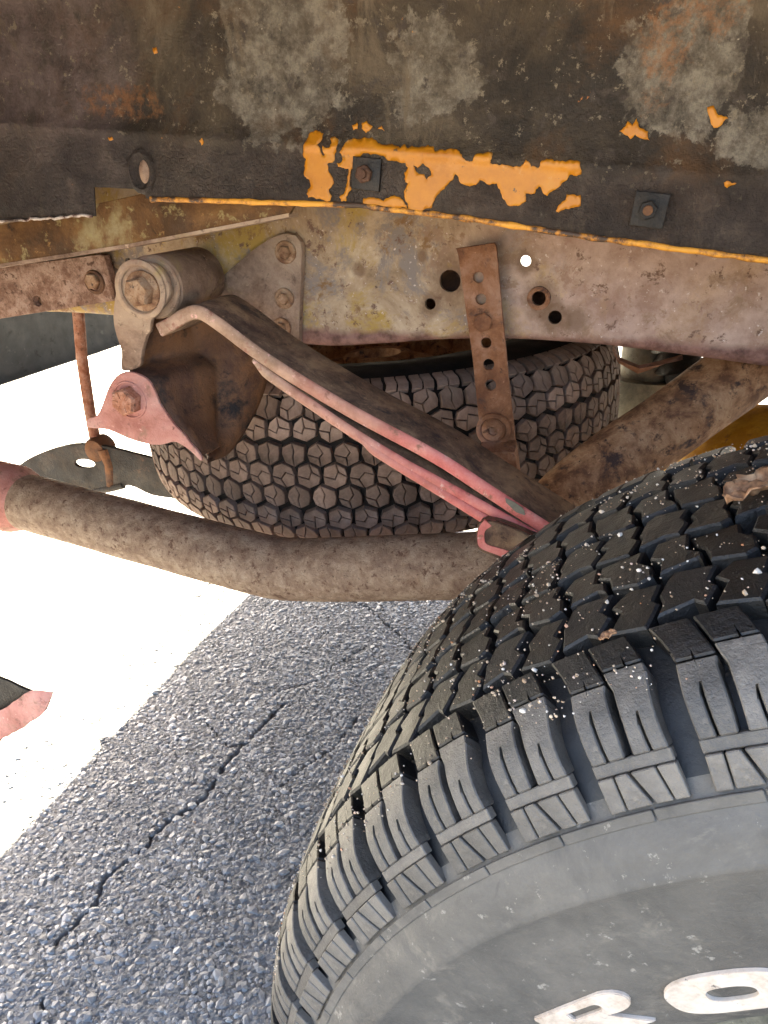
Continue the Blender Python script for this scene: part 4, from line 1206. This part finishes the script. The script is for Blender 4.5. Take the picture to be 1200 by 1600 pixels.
# raised white letters on the side wall
def side_y(r):
    ps = sorted([(c[1], c[0]) for c in carc[:nsd]])
    return float(np.interp(r, [p[0] for p in ps], [p[1] for p in ps]))
def letter(loops, name):
    """loops in (degrees, r): outer first, then holes"""
    bm = bmesh.new()
    es = []
    for loop in loops:
        vs = [bm.verts.new((a, r, 0)) for a, r in loop]
        for k in range(len(vs)):
            es.append(bm.edges.new((vs[k - 1], vs[k])))
    bmesh.ops.triangle_fill(bm, edges=es, use_beauty=True)
    r_ = bmesh.ops.extrude_face_region(bm, geom=list(bm.faces))
    tv = {g for g in r_['geom'] if isinstance(g, bmesh.types.BMVert)}
    for v in bm.verts:
        a, r = R(v.co.x), v.co.y
        y = side_y(r) + (.0006 if v not in tv else -.0016)
        v.co = (r * math.sin(a), y, r * math.cos(a))
    bmesh.ops.recalc_face_normals(bm, faces=bm.faces)
    es = [e for e in bm.edges if len(e.link_faces) == 2 and e.calc_face_angle(0) > .9]
    bmesh.ops.bevel(bm, geom=es, offset=.0004, segments=2, affect='EDGES', clamp_overlap=True)
    me = bpy.data.meshes.new(name)
    bm.to_mesh(me)
    bm.free()
    return link(name, me, 'letter', tyre, 35)
def superell(ca, cr, wa, wr, e=2.8, n=44):
    out = []
    for k in range(n):
        t = 2 * math.pi * k / n
        c, s = math.cos(t), math.sin(t)
        out.append((ca + wa * math.copysign(abs(c) ** (2 / e), c), cr + wr * math.copysign(abs(s) ** (2 / e), s)))
    return out
lo_ = letter([superell(-40.7, .2475, 5.6, .0122), superell(-40.7, .2478, 2.1, .0046)], 'letter')
lo_['label'] = 'raised white letter O'
bowl = [(-51.2 + 2.2 * math.sin(t), .2565 + .0062 * math.cos(t)) for t in [math.pi * k / 10 for k in range(11)]]
ro = [(-58.8, .2627)] + bowl + [(-52.2, .2503), (-49.2, .2385), (-52.6, .2385), (-54.6, .2485), (-55.5, .2485), (-55.5, .2385), (-58.8, .2385)]
rh = [(-55.5, .2583)] + [(-52.6 + .6 * math.sin(t), .2563 + .0020 * math.cos(t)) for t in [math.pi * k / 6 for k in range(7)]] + [(-55.5, .2543)]
lr = letter([ro, rh], 'letter')
lr['label'] = 'raised white letter R'
# rim
rim = MB().lathe([(.238, .206), (.225, .214), (.222, .212), (.226, .200), (.245, .192), (.28, .186), (.30, .17), (.285, .12), (.27, .07), (.285, .045), (.26, .04), (.255, .0)], WC, 64).build('rim', 'grey_steel', None, 40)
part(rim)

# --- the spare slung under the bed
SP = (-.335, 1.08, .475)
spare = empty('spare_tyre', SP)
spare.rotation_euler = (R(-90), 0, 0)
spare.rotation_euler = (Matrix.Rotation(R(-8), 3, 'Y') @ Matrix.Rotation(R(-90), 3, 'X')).to_euler()
tag(spare, 'dusty brown spare tyre hung flat under the truck bed', 'tyre')
hw = .098
PS = Prof([(-hw - .006, .315), (-hw, .330), (-hw + .008, .343), (-hw + .024, .353), (-hw + .05, .3585), (0, .3600), (hw - .05, .3585), (hw - .024, .353), (hw - .008, .343), (hw, .330), (hw + .006, .315)])
RS = .352
NS = 72
ps = 2 * math.pi * RS / NS
sc_ = [(-.07, .195), (-.085, .205), (-hw - .004, .235), (-hw - .008, .27), (-hw - .007, .30)]
for i in range(31):
    s = .012 + (PS.L - .024) * i / 30
    sc_.append(PS.at(s, -.0075 * min(1, min(s, PS.L - s) / .03)))
sc_ += [(hw + .007, .30), (hw + .008, .27), (hw + .004, .235), (.085, .205), (.07, .195)]
b = MB().lathe(sc_, (0, 0, 0), 120)
body = b.build('tyre_body', 'spare_side', spare, 60)
b = MB().lathe([(-.075, .203), (-.088, .207), (-.088, .198), (-.06, .19), (-.03, .185), (-.01, .165), (-.03, .11), (-.05, .09), (-.05, .045), (-.03, .04)], (0, 0, 0), 64)
b.lathe([(-.03, .055), (-.062, .055), (-.066, .05), (-.066, .036), (-.05, .034)], (0, 0, 0), 40)
wheel = b.build('steel_wheel', 'pipe_dark', spare, 40)
for k in range(5):
    a = 2 * math.pi * k / 5 + .3
    MB().lathe([(-.040, .011), (-.050, .011), (-.052, .008), (-.052, .0)], (.072 * math.sin(a), 0, .072 * math.cos(a)), 12).build('lug_nut', 'bolt', wheel, 40)
smesh = []
nrow = 7
s_in, s_out = .030, PS.L - .030
wr_ = (s_out - s_in) / nrow
for q in range(nrow):
    wide = lambda e_: .0027 if e_ in (2, 5) else (.0016 if e_ in (0, 7) else .0007)
    sa = s_in + wr_ * q + wide(q)
    sb = s_in + wr_ * (q + 1) - wide(q + 1)
    w_ = sb - sa
    ph = ps * (.5 * q)
    x0, x1 = ph + .0011, ph + ps - .0011
    L_ = x1 - x0
    rr = random.Random(20 + q)
    g_ = .0006
    var = []
    for kv in range(4):
        j = lambda a=.0014: rr.uniform(-a, a)
        e = .0030
        tl, tr, bl, br_ = (x0 + L_ * .05 + j(), sb - e + j()), (x1 - L_ * .05 + j(), sb - e + j()), (x0 + L_ * .05 + j(), sa + e + j()), (x1 - L_ * .05 + j(), sa + e + j())
        ml, mr = (x0 + j(.0008), (sa + sb) / 2 + j()), (x1 + j(.0008), (sa + sb) / 2 + j())
        tm, bmid = (x0 + L_ * .5 + j(.003), sb + e + j(.0006)), (x0 + L_ * .5 + j(.003), sa - e + j(.0006))
        K = (x0 + L_ * (.5 + rr.uniform(-.14, .14)), sa + w_ * (.5 + rr.uniform(-.16, .16)))
        k1 = (x0 + L_ * (.42 + rr.uniform(-.08, .08)), sa + w_ * (.34 + rr.uniform(-.06, .06)))
        k2 = (x0 + L_ * (.58 + rr.uniform(-.08, .08)), sa + w_ * (.66 + rr.uniform(-.06, .06)))
        if kv == 0:
            polys = [[bl, bmid, k1, k2, tm, tl, ml], [bmid, br_, mr, tr, tm, k2, k1]]
        elif kv == 1:
            polys = [[bl, bmid, k1, ml], [bmid, br_, mr, k2, k1], [ml, k1, k2, mr, tr, tm, tl]]
        elif kv == 2:
            polys = [[bl, bmid, k1, k2, tm, tl, ml], [bmid, br_, mr, k2, k1], [k2, mr, tr, tm]]
        else:
            polys = [[bl, bmid, br_, mr, k2, k1, ml], [ml, k1, k2, tm, tl], [k2, mr, tr, tm]]
        b = MB()
        for po in polys:
            c_ = (sum(p[0] for p in po) / len(po), sum(p[1] for p in po) / len(po))
            po2 = []
            for p in po:
                d = Vector((c_[0] - p[0], c_[1] - p[1])).normalized() * g_ * 1.3
                po2.append((p[0] + d.x, p[1] + d.y))
            hh_ = -rr.uniform(0, .0006)
            poly_block(b, PS, RS, po2, 0, .008, .0007, 0, lambda s, hh_=hh_: hh_)
        var.append(block_mesh(b, 'tread_block'))
    smesh.append(var)
for sgn in (0, 1):                                             # shoulder lugs
    b = MB()
    for (f0, f1) in ((.06, .46), (.52, .92)):
        a_, e_ = (.004, s_in - .001) if sgn == 0 else (s_out + .001, PS.L - .004)
        srw = [a_ + (e_ - a_) * t for t in (0, .25, .5, .75, 1)]
        grid_block(b, PS, RS, srw, lambda s, f0=f0, f1=f1: [ps * f0 + .0012 * math.sin(s * 260), ps * (f0 + f1) / 2, ps * f1 + .0012 * math.sin(s * 260)], lambda i, j: True, lambda s: -.0005, .007)
    smesh.append([block_mesh(b, 'shoulder_lug', .0005)])
for var in smesh:
    for me in var:
        me.materials.append(M['spare_tread'])
# the side that faces the camera
def spvis(d):
    a = R(d)
    v = spare.rotation_euler.to_matrix() @ Vector((math.sin(a), 0, math.cos(a)))
    return v.y < -.30
lay_blocks(body, SP, smesh, ['tread_block'] * nrow + ['shoulder_lug'] * 2, NS, spvis, 'spare_tread')

# ------------------------------------------------------------------ dirt on the near tyre
n = 4200
gp, gr_, gt = [], [], []
for _ in range(n):
    d = rng.uniform(-84, -18)
    s = SC - .028 + rng.random() ** 1.15 * (SE - SC + .060)
    if noise.noise((d * .13, s * 38, 2.2)) + rng.uniform(-.35, .35) < .0:
        continue
    y, r = PR.at(s, .0003)
    a = R(d)
    gp.append((WC[0] + r * math.sin(a), y, WC[2] + r * math.cos(a)))
    gr_.append(min(.0019, rng.lognormal(math.log(.00036), .5)))
    gt.append(rng.random())
grit = link('sand_grit', pebbles(np.array(gp), np.array(gr_), .8, np.array(gt), 'sand_grit'), 'grit')
tag(grit, 'pale sand grains scattered over the black tyre tread', 'sand', 'stuff')
def dry_leaf(name, d, y, size, seed, label):
    rr = random.Random(seed)
    a = R(d)
    r = .3712
    o = empty(name)
    bpy.data.objects.remove(o)
    rows = []
    nn = 15
    for i in range(nn):
        t = i / (nn - 1)
        w = size * .36 * math.sin(math.pi * min(1, t * .95 + .03)) ** .7 * (1 + .5 * noise.noise((t * 9, seed, 0)))
        row = []
        for j in range(9):
            f = j / 4 - 1
            x = (t - .5) * size
            yy = f * w * (1 + .3 * noise.noise((t * 7, f * 3, seed)))
            z = .0016 + size * (.10 * f * f + .09 * noise.noise((t * 5, f * 2.2, seed + 3)) + .06 * math.sin(t * 14 + f * 4)) + .001
            row.append((x, yy, max(z, .0002)))
        rows.append(row)
    me = MB().rows(rows).mesh(name)
    o = link(name, me, 'leaf', None, 60)
    o.location = (WC[0] + r * math.sin(a), y, WC[2] + r * math.cos(a))
    o.rotation_euler = (0, a, 0)
    o.rotation_euler = (Matrix.Rotation(a, 3, 'Y') @ Matrix.Rotation(rr.uniform(-.3, .5), 3, 'Z')).to_euler()
    sm = o.modifiers.new('thick', 'SOLIDIFY')
    sm.thickness = .0003
    return tag(o, label, 'leaf')
dry_leaf('dry_leaf', -28.0, .333, .030, 2, 'crumpled brown dry leaf lying on the top of the near tyre')
dry_leaf('leaf_scrap', -37.6, .2425, .007, 5, 'tiny rust brown leaf scrap on a shoulder lug of the near tyre')
